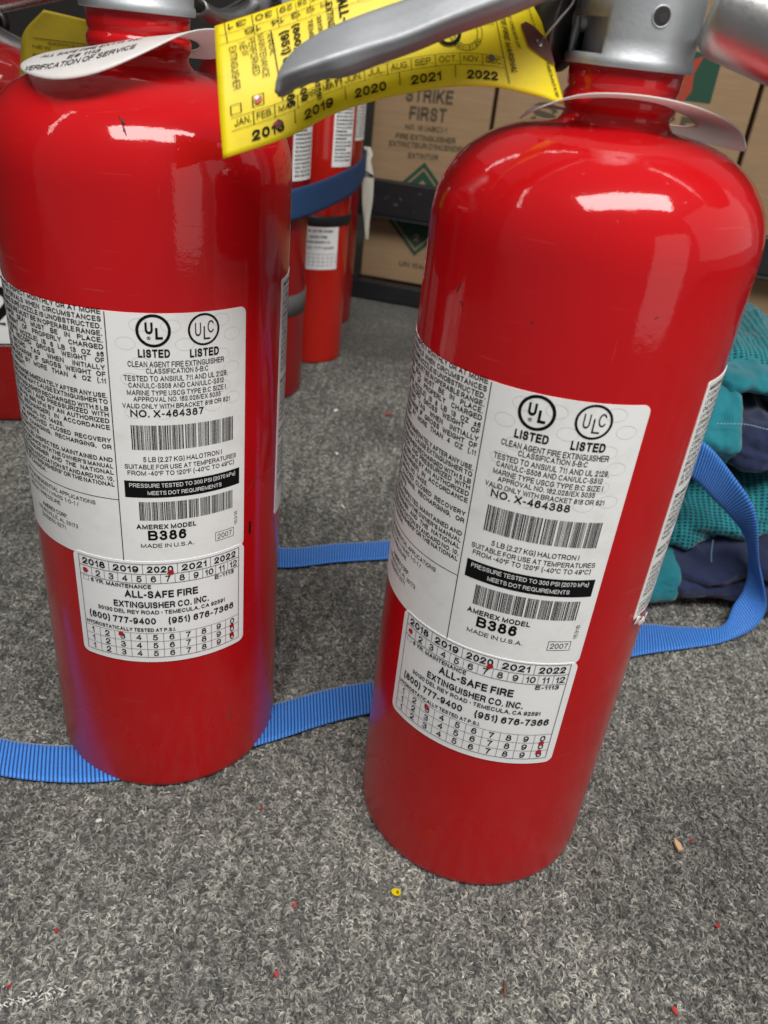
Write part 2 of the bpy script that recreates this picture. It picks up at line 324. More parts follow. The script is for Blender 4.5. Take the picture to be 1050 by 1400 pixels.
def glyphs(s, bold=0, ratio=None):
    """mesh of a line of lettering, cap height 1; squeezed to width ratio if given"""
    s = ''.join(c_ if c_ in GL or c_ == ' ' else c_.upper() for c_ in s); k = (s, bold, ratio)
    if k in _tc: return _tc[k]
    t = .125 + bold * 2.1; sp = .13 + bold * .6
    adv = []; x = 0
    for ch in s:
        if ch == ' ': x += .34; continue
        w_ = GL[ch][0] + (bold * 1.2 if ch not in ".,:'I" else t - .125); adv.append((ch, x, w_)); x += w_ + sp
    tot = x - sp; kx = 1 if ratio is None else ratio / tot
    tx = min(t, t * (.35 + .65 * kx)) if kx < 1 else t
    v = []; f = []
    for ch, x0, w_ in adv:
        X0, W = x0 * kx, w_ * kx
        for st in GL[ch][1]:
            pts = []
            for a, b2 in st:
                p_ = (X0 + tx / 2 + a * max(W - tx, 0) if W > tx * 1.3 else X0 + W / 2 + (a - .5) * W * .3, t / 2 + b2 * (1 - t))
                if not pts or math.hypot(p_[0] - pts[-1][0], p_[1] - pts[-1][1]) > 1e-4: pts.append(p_)
            closed = len(pts) > 3 and math.hypot(pts[0][0] - pts[-1][0], pts[0][1] - pts[-1][1]) < .01
            if closed: pts = pts[:-1]
            n = len(pts)
            if n < 2: continue
            if not closed:   # square ends reach the cap line
                (ax, ay), (bx, by) = pts[0], pts[1]; L = math.hypot(bx - ax, by - ay); pts[0] = (ax - (bx - ax) / L * t * .42, ay - (by - ay) / L * t * .42)
                (ax, ay), (bx, by) = pts[-1], pts[-2]; L = math.hypot(bx - ax, by - ay); pts[-1] = (ax - (bx - ax) / L * t * .42, ay - (by - ay) / L * t * .42)
            base = len(v)
            for i in range(n):
                pa = pts[i - 1] if (i or closed) else None; pb = pts[(i + 1) % n] if (i < n - 1 or closed) else None; p_ = pts[i]
                da = (p_[0] - pa[0], p_[1] - pa[1]) if pa else None; db = (pb[0] - p_[0], pb[1] - p_[1]) if pb else None
                def nrm(d): l = math.hypot(*d) or 1; return (-d[1] / l, d[0] / l)
                if da and db:
                    n1, n2 = nrm(da), nrm(db); m_ = (n1[0] + n2[0], n1[1] + n2[1]); l = math.hypot(*m_) or 1e-6; m_ = (m_[0] / l, m_[1] / l); q = 1 / max(.42, m_[0] * n1[0] + m_[1] * n1[1]); nn = (m_[0] * q, m_[1] * q)
                else: nn = nrm(da or db)
                v.append((p_[0] + nn[0] * tx / 2, p_[1] + nn[1] * t / 2)); v.append((p_[0] - nn[0] * tx / 2, p_[1] - nn[1] * t / 2))
            for i in range(n if closed else n - 1): j = (i + 1) % n; f.append((base + 2 * i, base + 2 * i + 1, base + 2 * j + 1, base + 2 * j))
    _tc[k] = (v, f, tot * kx if ratio else tot); return _tc[k]

class Ink:
    """flat print laid on a surface map(u, v, lift) -> point; units millimetres"""
    def __init__(s, mp): s.mb = MB(); s.mp = mp
    def put(s, v2, f, mi=0, lift=0): s.mb.add([s.mp(a, c_, lift) for a, c_ in v2], f, mi)
    def text(s, t, u0, u1, v, h, bold=0, mi=0, v1=None, lift=0, ang=0, slant=0):
        g, f, wd = glyphs(t, bold, None if u1 is None else round((u1 - u0) / h, 3))
        dv = 0 if v1 is None else v1 - v; ca, sa = cos(ang), sin(ang)
        pts = []
        for a, c_ in g:
            x = a * h + slant * c_ * h; y = c_ * h + dv * (a / wd)
            pts.append((u0 + x * ca - y * sa, v + x * sa + y * ca))
        s.put(pts, f, mi, lift); return wd * h
    def rot(s, t, u, v, length, h, bold=0, ang=-pi / 2, mi=0, lift=0):
        g, f, wd = glyphs(t, bold, length / h); k = h; ca, sa = cos(ang), sin(ang)
        s.put([(u + a * k * ca - c_ * h * sa, v + a * k * sa + c_ * h * ca) for a, c_ in g], f, mi, lift)
    def rect(s, u0, v0, u1, v1, mi=0, step=2.0, lift=0):
        n = max(1, int(abs(u1 - u0) / step)); 
        v2 = []; f = []
        for i in range(n + 1):
            u = u0 + (u1 - u0) * i / n; v2 += [(u, v0), (u, v1)]
        f = [(2 * i, 2 * i + 2, 2 * i + 3, 2 * i + 1) for i in range(n)]
        s.put(v2, f, mi, lift)
    def line(s, pts, wd, mi=0, step=2.0, lift=0):
        for (a, c_), (a2, c2) in zip(pts[:-1], pts[1:]):
            L = math.hypot(a2 - a, c2 - c_)
            if L < 1e-9: continue
            n = max(1, int(L / step)); nx, ny = -(c2 - c_) / L * wd / 2, (a2 - a) / L * wd / 2
            v2 = []
            for i in range(n + 1):
                x = a + (a2 - a) * i / n; y = c_ + (c2 - c_) * i / n; v2 += [(x + nx, y + ny), (x - nx, y - ny)]
            s.put(v2, [(2 * i, 2 * i + 1, 2 * i + 3, 2 * i + 2) for i in range(n)], mi, lift)
    def frame(s, u0, v0, u1, v1, wd, mi=0, step=2.0):
        s.line([(u0, v0), (u1, v0)], wd, mi, step); s.line([(u0, v1), (u1, v1)], wd, mi, step)
        s.line([(u0, v0), (u0, v1)], wd, mi, step); s.line([(u1, v0), (u1, v1)], wd, mi, step)
    def ring(s, u, v, rx, ry, wd, mi=0, n=40, lift=0):
        v2 = []
        for i in range(n):
            a = 2 * pi * i / n; v2 += [(u + rx * cos(a), v + ry * sin(a)), (u + (rx - wd) * cos(a), v + (ry - wd) * sin(a))]
        s.put(v2, [(2 * i, (2 * i + 2) % (2 * n), (2 * i + 3) % (2 * n), 2 * i + 1) for i in range(n)], mi, lift)
    def poly(s, pts, mi=0, lift=0): s.put(pts, [tuple(range(len(pts)))], mi, lift)
    def blob(s, u, v, r_, mi=0, lift=0, seed=0, n=12, sy=1):
        rnd = random.Random(seed); s.poly([(u + r_ * rnd.uniform(.75, 1.15) * cos(2 * pi * i / n), v + sy * r_ * rnd.uniform(.75, 1.15) * sin(2 * pi * i / n)) for i in range(n)], mi, lift)
    def barcode(s, u0, u1, v0, v1, seed, mi=0, groups=8):
        rnd = random.Random(seed); gw = (u1 - u0) / groups
        for g in range(groups):
            x = u0 + g * gw; end = x + gw * .93
            while x < end:
                w_ = rnd.choice([.16, .16, .28, .42]); 
                if x + w_ > end: break
                s.rect(x, v0, x + w_, v1, mi); x += w_ + rnd.choice([.14, .16, .16, .3])
        s.rect(u1 - .4, v0, u1, v1, mi)

# ------------------------------------------------------------------ ground, walls
mb = MB(); mb.grid(lambda a, c_: (-2.2 + 4.6 * a, -.35 + 2.35 * c_, -.0016), 46, 24)
fl = mb.build('floor_carpet', carp); fl['kind'] = 'structure'
mb = MB(); mb.box((.1, 1.99, .6), (4.4, .02, 1.2)); o = mb.build('back_wall', wallm, smooth=False); tag(o, kind='structure')
mb = MB(); mb.box((-.95, .95, .6), (.02, 2.06, 1.2)); o = mb.build('side_wall', wallm, smooth=False); tag(o, kind='structure')

def carpet_loops():
    mb = MB(); N = 24
    def P(a, c_):
        y = .10 + .80 * c_; xl = -.17 - .36 * (y - .10); xr = .22 + .34 * (y - .10)
        return (xl + (xr - xl) * a, y, -.0016)
    mb.grid(P, N, N); o = mb.build('carpet_pile', loopm); tag(o, kind='stuff')
    ng = bpy.data.node_groups.new('pile', 'GeometryNodeTree')
    ng.interface.new_socket('Geometry', in_out='INPUT', socket_type='NodeSocketGeometry'); ng.interface.new_socket('Geometry', in_out='OUTPUT', socket_type='NodeSocketGeometry')
    N_ = ng.nodes; L = ng.links.new
    gi = N_.new('NodeGroupInput'); go = N_.new('NodeGroupOutput')
    def sv(node, name, val): node.inputs[name].default_value = val
    dp = N_.new('GeometryNodeDistributePointsOnFaces'); L(gi.outputs[0], dp.inputs['Mesh'])
    # density falls with distance
    ps = N_.new('GeometryNodeInputPosition'); sx = N_.new('ShaderNodeSeparateXYZ'); L(ps.outputs[0], sx.inputs[0])
    mr = N_.new('ShaderNodeMapRange'); L(sx.outputs['Y'], mr.inputs['Value']); sv(mr, 'From Min', .3); sv(mr, 'From Max', .9); sv(mr, 'To Min', 760000); sv(mr, 'To Max', 240000)
    L(mr.outputs[0], dp.inputs['Density']); sv(dp, 'Seed', 3)
    jn = N_.new('GeometryNodeGeometryToInstance')
    rnd = random.Random(5)
    for k in range(6):
        join = N_.new('GeometryNodeJoinGeometry'); R0 = rnd.uniform(.0009, .0015)
        for q in range(4):
            arc = N_.new('GeometryNodeCurveArc'); arc.mode = 'RADIUS'; sv(arc, 'Resolution', 8); sv(arc, 'Radius', R0 + q * .00022)
            sv(arc, 'Start Angle', radians(rnd.uniform(-25, 15))); sv(arc, 'Sweep Angle', radians(rnd.uniform(150, 230)))
            pc = N_.new('GeometryNodeCurvePrimitiveCircle'); sv(pc, 'Resolution', 4); sv(pc, 'Radius', .00013)
            cm = N_.new('GeometryNodeCurveToMesh'); L(arc.outputs['Curve'], cm.inputs['Curve']); L(pc.outputs['Curve'], cm.inputs['Profile Curve'])
            tr = N_.new('GeometryNodeTransform'); L(cm.outputs[0], tr.inputs['Geometry'])
            sv(tr, 'Translation', (rnd.uniform(-.0002, .0002), rnd.uniform(-.0002, .0002), rnd.uniform(-.00025, .00025))); sv(tr, 'Rotation', (rnd.uniform(-.25, .25), rnd.uniform(-.25, .25), 0)); sv(tr, 'Scale', (1, rnd.uniform(.7, 1.5), 1))
            L(tr.outputs[0], join.inputs[0])
        sm = N_.new('GeometryNodeSetMaterial'); L(join.outputs[0], sm.inputs[0]); sv(sm, 'Material', loopm)
        L(sm.outputs[0], jn.inputs[0])
    ip = N_.new('GeometryNodeInstanceOnPoints'); L(dp.outputs['Points'], ip.inputs['Points']); L(jn.outputs[0], ip.inputs['Instance'])
    ip.inputs['Pick Instance'].default_value = True
    rv = N_.new('FunctionNodeRandomValue'); rv.data_type = 'FLOAT_VECTOR'
    rv.inputs[0].default_value = (radians(5), radians(-25), 0); rv.inputs[1].default_value = (radians(85), radians(25), 2 * pi); L(rv.outputs[0], ip.inputs['Rotation'])
    rs = N_.new('FunctionNodeRandomValue'); rs.data_type = 'FLOAT'; rs.inputs[2].default_value = .45; rs.inputs[3].default_value = 1.02; rs.inputs['Seed'].default_value = 9
    L(rs.outputs[1], ip.inputs['Scale'])
    sa = N_.new('GeometryNodeStoreNamedAttribute'); sa.domain = 'INSTANCE'; sa.data_type = 'FLOAT'; sv(sa, 'Name', 'tone')
    rt_ = N_.new('FunctionNodeRandomValue'); rt_.data_type = 'FLOAT'; rt_.inputs['Seed'].default_value = 21
    L(rt_.outputs[1], sa.inputs['Value']); L(ip.outputs[0], sa.inputs[0])
    rpi = N_.new('FunctionNodeRandomValue'); rpi.data_type = 'INT'; rpi.inputs[4].default_value = 0; rpi.inputs[5].default_value = 5; rpi.inputs['Seed'].default_value = 4
    L(rpi.outputs[2], ip.inputs['Instance Index'])
    L(sa.outputs[0], go.inputs[0])
    md = o.modifiers.new('pile', 'NODES'); md.node_group = ng
carpet_loops()

# ------------------------------------------------------------------ extinguishers
R = .054
def body_profile(R, zs, zt, rn, ztop, e=2.4, foot=.0):
    p = [(0, .004), (R * .86, .004), (R * .93, .001), (R * .965, 0), (R * .985, .0006), (R * .996, .0022), (R, .005)]
    z = .005
    for i in range(1, 12): p.append((R, .005 + (zs - .005) * i / 11))
    r0 = .010 * R / .054
    for i in range(1, 26):
        t = pi / 2 * i / 26; r_ = r0 + (R - r0) * cos(t) ** (2 / e); zz = zs + (zt - zs) * sin(t) ** (2 / e)
        if r_ < rn + .0025: break
        p.append((r_, zz))
    zb = p[-1][1]
    k = rn
    p += [(k + .0012, zb + .0006), (k + .0002, zb + .0018), (k - .0004, zb + .0032), (k - .0004, zb + .0044), (k + .0006, zb + .0056), (k + .0008, zb + .0085), (k + .0002, zb + .0094), (k - .0003, zb + .0102), (k + .0003, zb + .0112), (k + .0005, ztop)]
    p.append((0, ztop)); return p

def cyl_map(Rr):
    def mp(u, v, lift=0):
        th = u / 1000 / R; r_ = Rr + lift; return (r_ * cos(th), r_ * sin(th), v / 1000)
    return mp
def label_sheet(u0, u1, v0, v1, rad=2.5, torn=None):
    """rounded-corner vinyl sheet wrapped on the cylinder, millimetres"""
    mb = MB(); n = int((u1 - u0) / 1.0); us = []
    for i in range(9): us.append(u0 + rad * (1 - cos(pi / 2 * i / 8)))
    m_ = max(2, int((u1 - u0 - 2 * rad) / 1.2))
    us += [u0 + rad + (u1 - u0 - 2 * rad) * i / m_ for i in range(1, m_)]
    for i in range(9): us.append(u1 - rad * (1 - sin(pi / 2 * i / 8)))
    out = []; inn = []
    Ro, Ri = R + .00022, R - .0001
    rnd = random.Random(3)
    rows = [0, .25, .5, .75, 1]
    for u in us:
        d = 0
        if u < u0 + rad: d = rad - math.sqrt(max(0, rad ** 2 - (u0 + rad - u) ** 2))
        if u > u1 - rad: d = rad - math.sqrt(max(0, rad ** 2 - (u - u1 + rad) ** 2))
        lo = v0 + d; hi = v1 - d
        if torn: lo += rnd.uniform(0, torn)
        th = u / 1000 / R
        out.append([(Ro * cos(th), Ro * sin(th), (lo + (hi - lo) * q) / 1000) for q in rows]); inn.append([(Ri * cos(th), Ri * sin(th), (lo + (hi - lo) * q) / 1000) for q in rows])
    N = len(us); K = len(rows)
    v = [q for c_ in out for q in c_] + [q for c_ in inn for q in c_]; f = []; O = N * K
    for i in range(N - 1):
        for j in range(K - 1): a = i * K + j; f.append((a, a + K, a + K + 1, a + 1))
        a = i * K; f.append((a, a + O, a + K + O, a + K)); a = i * K + K - 1; f.append((a, a + K, a + K + O, a + O))
    for i, fl_ in ((0, 0), (N - 1, 1)):
        for j in range(K - 1): a = i * K + j; q = (a, a + 1, a + 1 + O, a + O); f.append(q[::-1] if fl_ else q)
    mb.add(v, f); return mb

LEFTCOL = [(233.8, "MAINTENANCE: INSPECT MONTHLY OR AT MORE"), (231.2, "FREQUENT INTERVALS WHEN CIRCUMSTANCES"), (228.7, "REQUIRE. MAKE SURE NOZZLE IS UNOBSTRUCTED."),
 (226.2, "CHARGE: PRESSURE MUST BE IN OPERABLE RANGE."), (223.8, "SEAL: TAMPER SEAL MUST BE IN PLACE."), (221.3, "WEIGHT: WEIGHT OF PROPERLY CHARGED"), (218.7, "UNIT (INCLUDING NOZZLE) IS 8 LB 13 OZ \u00b16"),
 (216.4, "OZ (.17 KG). RECORD GROSS WEIGHT OF"), (213.8, "UNIT ON RECORD TAG WHEN INITIALLY"), (211.3, "INSTALLED. RECHARGE IF GROSS WEIGHT OF"), (208.8, "UNIT DECREASES BY MORE THAN 4 OZ (.11"), (206.3, "*KG) TOTAL WEIGHT."),
 (203.2, "RECHARGE: RECHARGE IMMEDIATELY AFTER ANY USE."), (200.8, "PARTIAL DISCHARGE MAY CAUSE EXTINGUISHER TO"), (198.1, "LEAK. HAVE EXTINGUISHER RECHARGED WITH 5 LB"), (195.8, "(2.27 KG) HALOTRON I AND PRESSURIZED WITH"), (193.3, "ARGON TO 100 PSI (690 kPa) BY AN AUTHORIZED"),
 (190.7, "DISTRIBUTOR (RECHARGER) IN ACCORDANCE"), (188.1, "*WITH SERVICE MANUAL NO. 14425."), (185.4, "USE ONLY AN APPROVED CLOSED RECOVERY"), (182.7, "SYSTEM WHEN CHARGING, RECHARGING, OR"), (180.1, "*REMOVING CONTENTS."),
 (177.4, "MUST BE INSTALLED, INSPECTED, MAINTAINED AND"), (174.7, "TESTED IN ACCORDANCE WITH THE OWNER'S MANUAL"), (172.1, "FOR THIS EXTINGUISHER AND THE NATIONAL"), (169.3, "FIRE PROTECTION ASSOCIATION STANDARD NO. 10,"), (166.9, '"PORTABLE FIRE EXTINGUISHERS" OR THE NATIONAL'), (164.3, "*FIRE CODE OF CANADA.")]
def justified(K, t, u0, u1, v, h, bold=0, mi=0):
    star = t.startswith('*'); t = t.lstrip('*'); ws = t.split(); base = h * .90
    W = [glyphs(x, bold)[2] * base for x in ws]; gap = (u1 - u0 - sum(W)) / max(1, len(ws) - 1)
    if star or gap > 5: gap = h * .5
    if gap < h * .28:
        sc = (u1 - u0) / (sum(W) + h * .35 * (len(ws) - 1)); W = [q * sc for q in W]; gap = h * .35 * sc
    x = u0
    for t_, q in zip(ws, W): K.text(t_, x, x + q, v, h, bold, mi); x += q + gap
def main_print(K, serial):
    for v, t in LEFTCOL: justified(K, t, -168, -104.9, v, 1.9, .038)
    K.rect(-103.9, 132.4, -103.55, 235.0); K.rect(-170, 161.2, -103.9, 161.5)
    K.text('NOT FOR RESIDENTIAL APPLICATIONS', -157, -113.3, 157.5, 1.85, .02)
    K.text('HALOTRON I / HMIS 1-0-1 /', -155, -121, 154.7, 1.85, .008); K.text('ARGON / PRESSURE', -155, -130.6, 151.8, 1.85, .008)
    K.text('AMEREX CORP.', -143.5, -127.4, 146.8, 2.0, .02); K.text('TRUSSVILLE, AL 35173', -148, -122.5, 143.9, 1.9, .006); K.text('(205)655-3271', -145.5, -129.3, 141.0, 1.9, .006)
    # approval marks
    K.ring(-87.8, 229.1, 5.9, 5.9, 1.05); K.ring(-70.3, 229.0, 5.85, 5.85, .8)
    K.text('U', -90.6, -87.9, 227.9, 4.3, .05); K.text('L', -87.2, -84.7, 226.0, 4.3, .05); K.text('\u00ae', -90.1, -88.8, 225.9, 1.25)
    K.text('U', -73.6, -71.4, 226.7, 4.9, .0); K.text('L', -70.5, -68.0, 225.3, 4.9, .0); K.text('C', -69.0, -66.5, 227.6, 4.5, .0)
    K.text('LISTED', -93.3, -82.5, 219.4, 3.1, .05); K.text('LISTED', -75.6, -64.7, 219.0, 3.2, .05)
    for t, a, c_, v, h in (('CLEAN AGENT FIRE EXTINGUISHER', -97, -62.7, 215.9, 2.15), ('CLASSIFICATION 5-B:C', -90.9, -68.9, 213.5, 2.0), ('TESTED TO ANSI/UL 711 AND UL 2129,', -98.6, -61.2, 210.6, 2.1),
        ('CAN/ULC-S508 AND CAN/ULC-S512', -97.2, -62.8, 208.0, 2.0), ('MARINE TYPE USCG TYPE B:C SIZE I', -97.9, -62, 205.2, 2.0), ('APPROVAL NO. 162.028/EX 5035', -95.8, -64.1, 202.8, 1.9), ('VALID ONLY WITH BRACKET 818 OR 821', -99.8, -60.2, 200.1, 1.9),
        ('5 LB (2.27 KG) HALOTRON I', -93.7, -63.8, 178.4, 2.1), ('SUITABLE FOR USE AT TEMPERATURES', -100.6, -57.3, 175.3, 2.0), ('FROM -40\u00b0F TO 120\u00b0F (-40\u00b0C TO 49\u00b0C)', -99.7, -58.3, 172.6, 2.0), ('MADE IN U.S.A.', -96.6, -75.9, 139.9, 1.9)):
        K.text(t, a, c_, v, h, .018)
    K.text('NO. X-' + serial, -97.2, -71.0, 196.7, 2.9, .032)
    K.barcode(-97.4, -58.8, 183.4, 193.4, 11, groups=8); K.barcode(-96.3, -59.0, 152.6, 161.0, 12, groups=8)
    K.rect(-101.2, 162.9, -55.3 - .3, 169.3 + .9, step=1.2)
    K.text('PRESSURE TESTED TO 300 PSI (2070 kPa)', -99.4, -57.7, 167.4, 1.75, .008, mi=2, lift=.00005); K.text('MEETS DOT REQUIREMENTS', -92.8, -64, 164.2, 1.7, .008, mi=2, lift=.00005)
    K.text('AMEREX MODEL', -97.8, -74.8, 148.6, 2.2, .045); K.text('B386', -93.6, -78.9, 143.4, 4.6, .045)
    K.frame(-66.8, 138.9, -58.4, 143.0, .22); K.text('2007', -65.9, -59.3, 139.7, 2.4, .0)
    K.rot('15318', -54.9 - 1.6, 143.9, 6.4, 1.5, ang=pi / 2)
    for x, y in ((125, 270), (430, 275), (200, 175), (360, 180), (635, 165), (705, 245), (635, 345), (700, 425), (140, 455), (200, 370), (640, 520), (705, 595), (150, 635), (310, 640), (585, 620)):
        K.ring(-87.8 + (x - 270) / 15.2, 229.1 - (y - 203) / 14.1, 3.4, 2.3, .10, mi=1, n=28, lift=-.00003)
def sticker_print(K, k):
    for v in (132.0, 127.1, 122.5): K.line([(-123.6, v), (-55.8, v)], .2)
    for v in (96.4, 92.0, 87.6, 83.2): K.line([(-123.6, v), (-55.8, v)], .14 if v > 84 else .2)
    K.line([(-123.6, 83.2), (-123.6, 132)], .22); K.line([(-55.8, 83.2), (-55.8, 132)], .22)
    for i, y in enumerate((2018, 2019, 2020, 2021, 2022)):
        a = -123.6 + 13.56 * i; K.text(str(y), a + 1.7, a + 11.9, 128.0, 3.1, .03)
        if i: K.line([(a, 127.1), (a, 132)], .16)
    for i in range(12):
        a = -123.6 + 67.8 / 12 * i; t = str(i + 1); w_ = 2.0 if i < 9 else 4.0
        if i: K.line([(a, 122.5), (a, 127.1)], .14)
        if i != 0: w_ = glyphs(t, .012)[2] * 3.0; K.text(t, a + 2.83 - w_ / 2, a + 2.83 + w_ / 2, 123.25, 3.0, .012)
    for r_ in range(3):
        for i in range(10):
            a = -123.6 + 6.78 * i; t = str((i + 1) % 10)
            if i: K.line([(a, 96.4 - 4.4 * r_), (a, 92 - 4.4 * r_)], .14)
            w_ = glyphs(t, .012)[2] * 3.0; K.text(t, a + 3.39 - w_ / 2, a + 3.39 + w_ / 2, 92.7 - 4.4 * r_, 3.0, .012)
    K.frame(-122.2, 120.0, -119.7, 122.0, .12); K.text('6 YR. MAINTENANCE', -118.6, -93.6, 119.9, 2.0, .03)
    K.text('E-1113', -67.5, -58.4, 120.1, 2.0, .03)
    K.text('ALL-SAFE FIRE', -104.4, -74.9, 115.2, 3.6, .035); K.text('EXTINGUISHER CO. INC.', -109.3, -70.3, 109.9, 3.2, .03)
    K.text('30130 DEL REY ROAD \u2022 TEMECULA, CA 92591', -116.6, -62.9, 106.7, 2.0, .025)
    K.text('(800) 777-9400', -121.0, -92.5, 101.4, 3.3, .028); K.text('(951) 676-7366', -87.4, -58.6, 101.4, 3.3, .028)
    K.text('HYDROSTATICALLY TESTED AT P.S.I.', -122.9, -84.6, 97.3, 1.9, .03)
    for j, (u, v, r_) in enumerate(((-120.9, 125.0, 1.25), (-85.6, 127.7, 1.35), (-107.2, 95.3, 1.3), (-59.4, 91.8, 1.2), (-59.5, 86.8, 1.35))): K.blob(u, v, r_, mi=3, lift=.00006, seed=j + 10 * k)
SPAN = ["MANTENIMIENTO: INSPECCIONE CADA MES", "O CON MAS FRECUENCIA CUANDO ASI", "LO REQUIERAN LAS CONDICIONES. QUE", "ENCUENTRE LIBRE LA BOQUILLA Y QUE", "LA PRESION DEBE ESTAR EN LA ZONA", "OPERABLE DEL MANOMETRO. EL SELLO", "ESTAR EN SU LUGAR Y EL PESO DEBE",
 "SELLO CORRECTO DEL EXTINTOR CON", "CORRECTAMENTE CARGADO. ANOTE EL", "EXTINTOR EN LA ETIQUETA CUANDO", "ES INICIALMENTE INSTALADO. SI EL", "BRUTO BAJA MAS DE 4 ONZAS RECARGUE", "INSTALADO CON SU SOPORTE ADECUADO", "EL EXTINTOR Y REGISTRE EL PESO", "DEL RECIPIENTE COMPLETO.", "", "RECARGUE: INMEDIATAMENTE DESPUES",
 "DE CADA USO. UNA DESCARGA PARCIAL", "OCASIONA PERDIDA DE PRESION. DEBE", "CON 5 LB (2.27 KG) HALOTRON I Y", "PRESURIZADO CON ARGON POR UN", "DISTRIBUIDOR AUTORIZADO. MANUAL", "AMEREX DE SERVICIO NUMERO 14425.", "14425.", "", "NOTA: NO PARA USO RESIDENCIAL.", "NINGUN USO DISTINTO.", "", "INSTALAR, INSPECCIONAR, PROBAR Y", "EXAMINAR DE ACUERDO CON EL", "MANUAL DEL PROPIETARIO DE ESTE", "EXTINTOR Y LA NORMA NFPA 10", "EXTINTORES PORTATILES CONTRA", "INCENDIO."]
def spanish_print(K):
    v = 236.5
    for t in SPAN:
        if t: K.text(t, -26.5, -26.5 + len(t) * 1.32, v, 1.75, .03 if t.split()[0] in ('MANTENIMIENTO:', 'RECARGUE:', 'NOTA:') else .005)
        v -= 2.5
    K.rect(-27.5, 151.2, 40, 151.5); K.text('CONTENIDO: HALOTRON I', -26.5, 2, 148.4, 1.75, .02); K.text('CONTENIDO BAJO PRESION', -26.5, 4, 145.9, 1.75, .0)

def make_main(name, label, loc, phi, serial, k):
    root = empty(name, (*loc, 0), phi); tag(root, label, 'fire extinguisher', 'fire extinguishers standing on the carpet')
    lathe(body_profile(R, .272, .3065, .0168, .3235), 160).build('cylinder_body', red, root)
    inkm = [ink, greyink, whiteink, punch]
    lb = label_sheet(-172, -52.9, 132.0, 235.2).build('data_label', labelm, root); crisp(lb)
    K = Ink(cyl_map(R + .00030)); main_print(K, serial); K.mb.build('lettering', inkm, lb, smooth=False)
    sb = label_sheet(-126.5, -52.8, 80.3, 133.2 - (.6 if k else 0), 3.0).build('inspection_sticker', stickm, root)
    crisp(sb)
    sb.scale = (1.003, 1.003, 1)
    K = Ink(cyl_map(R + .00046)); sticker_print(K, k); K.mb.build('lettering', inkm, root if False else sb, smooth=False)
    sp = label_sheet(-28.5, 55, 134.5 if k == 0 else 143.5, 239.8, 1.2, torn=1.6 if k else None).build('side_label', labelm, root); crisp(sp)
    K = Ink(cyl_map(R + .00030)); spanish_print(K); K.mb.build('lettering', inkm, sp, smooth=False)
    return root

EXL = make_main('fire_extinguisher', 'red fire extinguisher with serial ending 387, standing left with blue strap under its foot', (-.1022, .3179), .3625, '464387', 0)
EXR = make_main('fire_extinguisher', 'red fire extinguisher with serial ending 388, nearest the camera, below the long grey lever', (.0582, .2841), -.2244, '464388', 1)

def valve(root, phi_fix, detailed=True, ztop=.372, rr=.0186, z0=.3225, m=None, hole_az=None):
    """aluminium valve body: hollow collar with a rim, a cut notch and a bored port"""
    m = m or alu; mb = MB(); seg = 120; notch = None
    prof = [(rr - .003, z0), (rr + .0004, z0), (rr + .0006, z0 + .0006), (rr + .0006, z0 + .0024), (rr, z0 + .003), (rr, z0 + .0075), (rr, z0 + .012), (rr, z0 + .016), (rr, z0 + .021), (rr, z0 + .027), (rr, ztop - .001), (rr - .001, ztop), (0, ztop)]
    n = len(prof); v = []; 
    for i in range(seg):
        a = 2 * pi * i / seg
        for r_, z in prof: v.append((r_ * cos(a), r_ * sin(a), z))
    f = []
    for i in range(seg):
        a = 2 * pi * (i + .5) / seg
        az = (math.degrees(a + phi_fix) + 180) % 360 - 180
        for j in range(n - 1):
            if detailed and -178 < az < -128 and 4 <= j <= 5: continue
            f.append((i * n + j, ((i + 1) % seg) * n + j, ((i + 1) % seg) * n + j + 1, i * n + j + 1))
    mb.add(v, f); lathe([(0, z0 + .0015), (rr - .004, z0 + .0015), (rr - .004, ztop - .002), (0, ztop - .002)], 60, mb=mb)
    o = mb.build('valve_body', m, root); md = o.modifiers.new('s', 'SOLIDIFY'); md.thickness = .0022; md.offset = -1
    return o
vr = valve(EXR, -.2244, True)
# bored port in the collar, seen from the front
def port(root, az, z, rr, r_, phi):
    a = az - phi; d = Vector((cos(a), sin(a), 0)); t = Vector((-sin(a), cos(a), 0)); u = Vector((0, 0, 1))
    mb = MB()
    def P(rad, dep, k, n=40): th = 2 * pi * k / n; q = d * (math.sqrt(max(0, rr * rr - (rad * cos(th)) ** 2)) + dep) + t * rad * cos(th) + u * (z + rad * sin(th)); return q
    n = 40; rings = [(r_ * 1.18, .00012), (r_ * 1.10, .00035), (r_, .0002), (r_ * .95, -.0006)]
    vs = [P(a_, b_, k) for a_, b_ in rings for k in range(n)]
    f = [(i * n + k, i * n + (k + 1) % n, (i + 1) * n + (k + 1) % n, (i + 1) * n + k) for i in range(3) for k in range(n)]
    mb.add(vs, f, 0)
    vs = [P(r_ * .97, .00022, k) for k in range(n)]; mb.add(vs, [tuple(range(n))], 1)  # flat dark disc paints the shade inside the hole
    # paler disc paints in the lit inner wall of the bore
    vs = [P(r_ * .55, .0003, k) + t * r_ * .22 - u * r_ * .1 for k in range(n)]; mb.add(vs, [tuple(range(n))], 2)
    return mb.build('bored_port', [alu, hole_m, darkm], root)
port(EXR, math.atan2(.2660 - .2841, .0608 - .0582), .3358, .0186, .0024, -.2244)
valve(EXL, .3625, False)

def inv(root):  # world -> local of a root
    return (Matrix.Translation(root.location) @ Matrix.Rotation(root.rotation_euler.z, 4, 'Z')).inverted()
IR = inv(EXR); IL = inv(EXL)
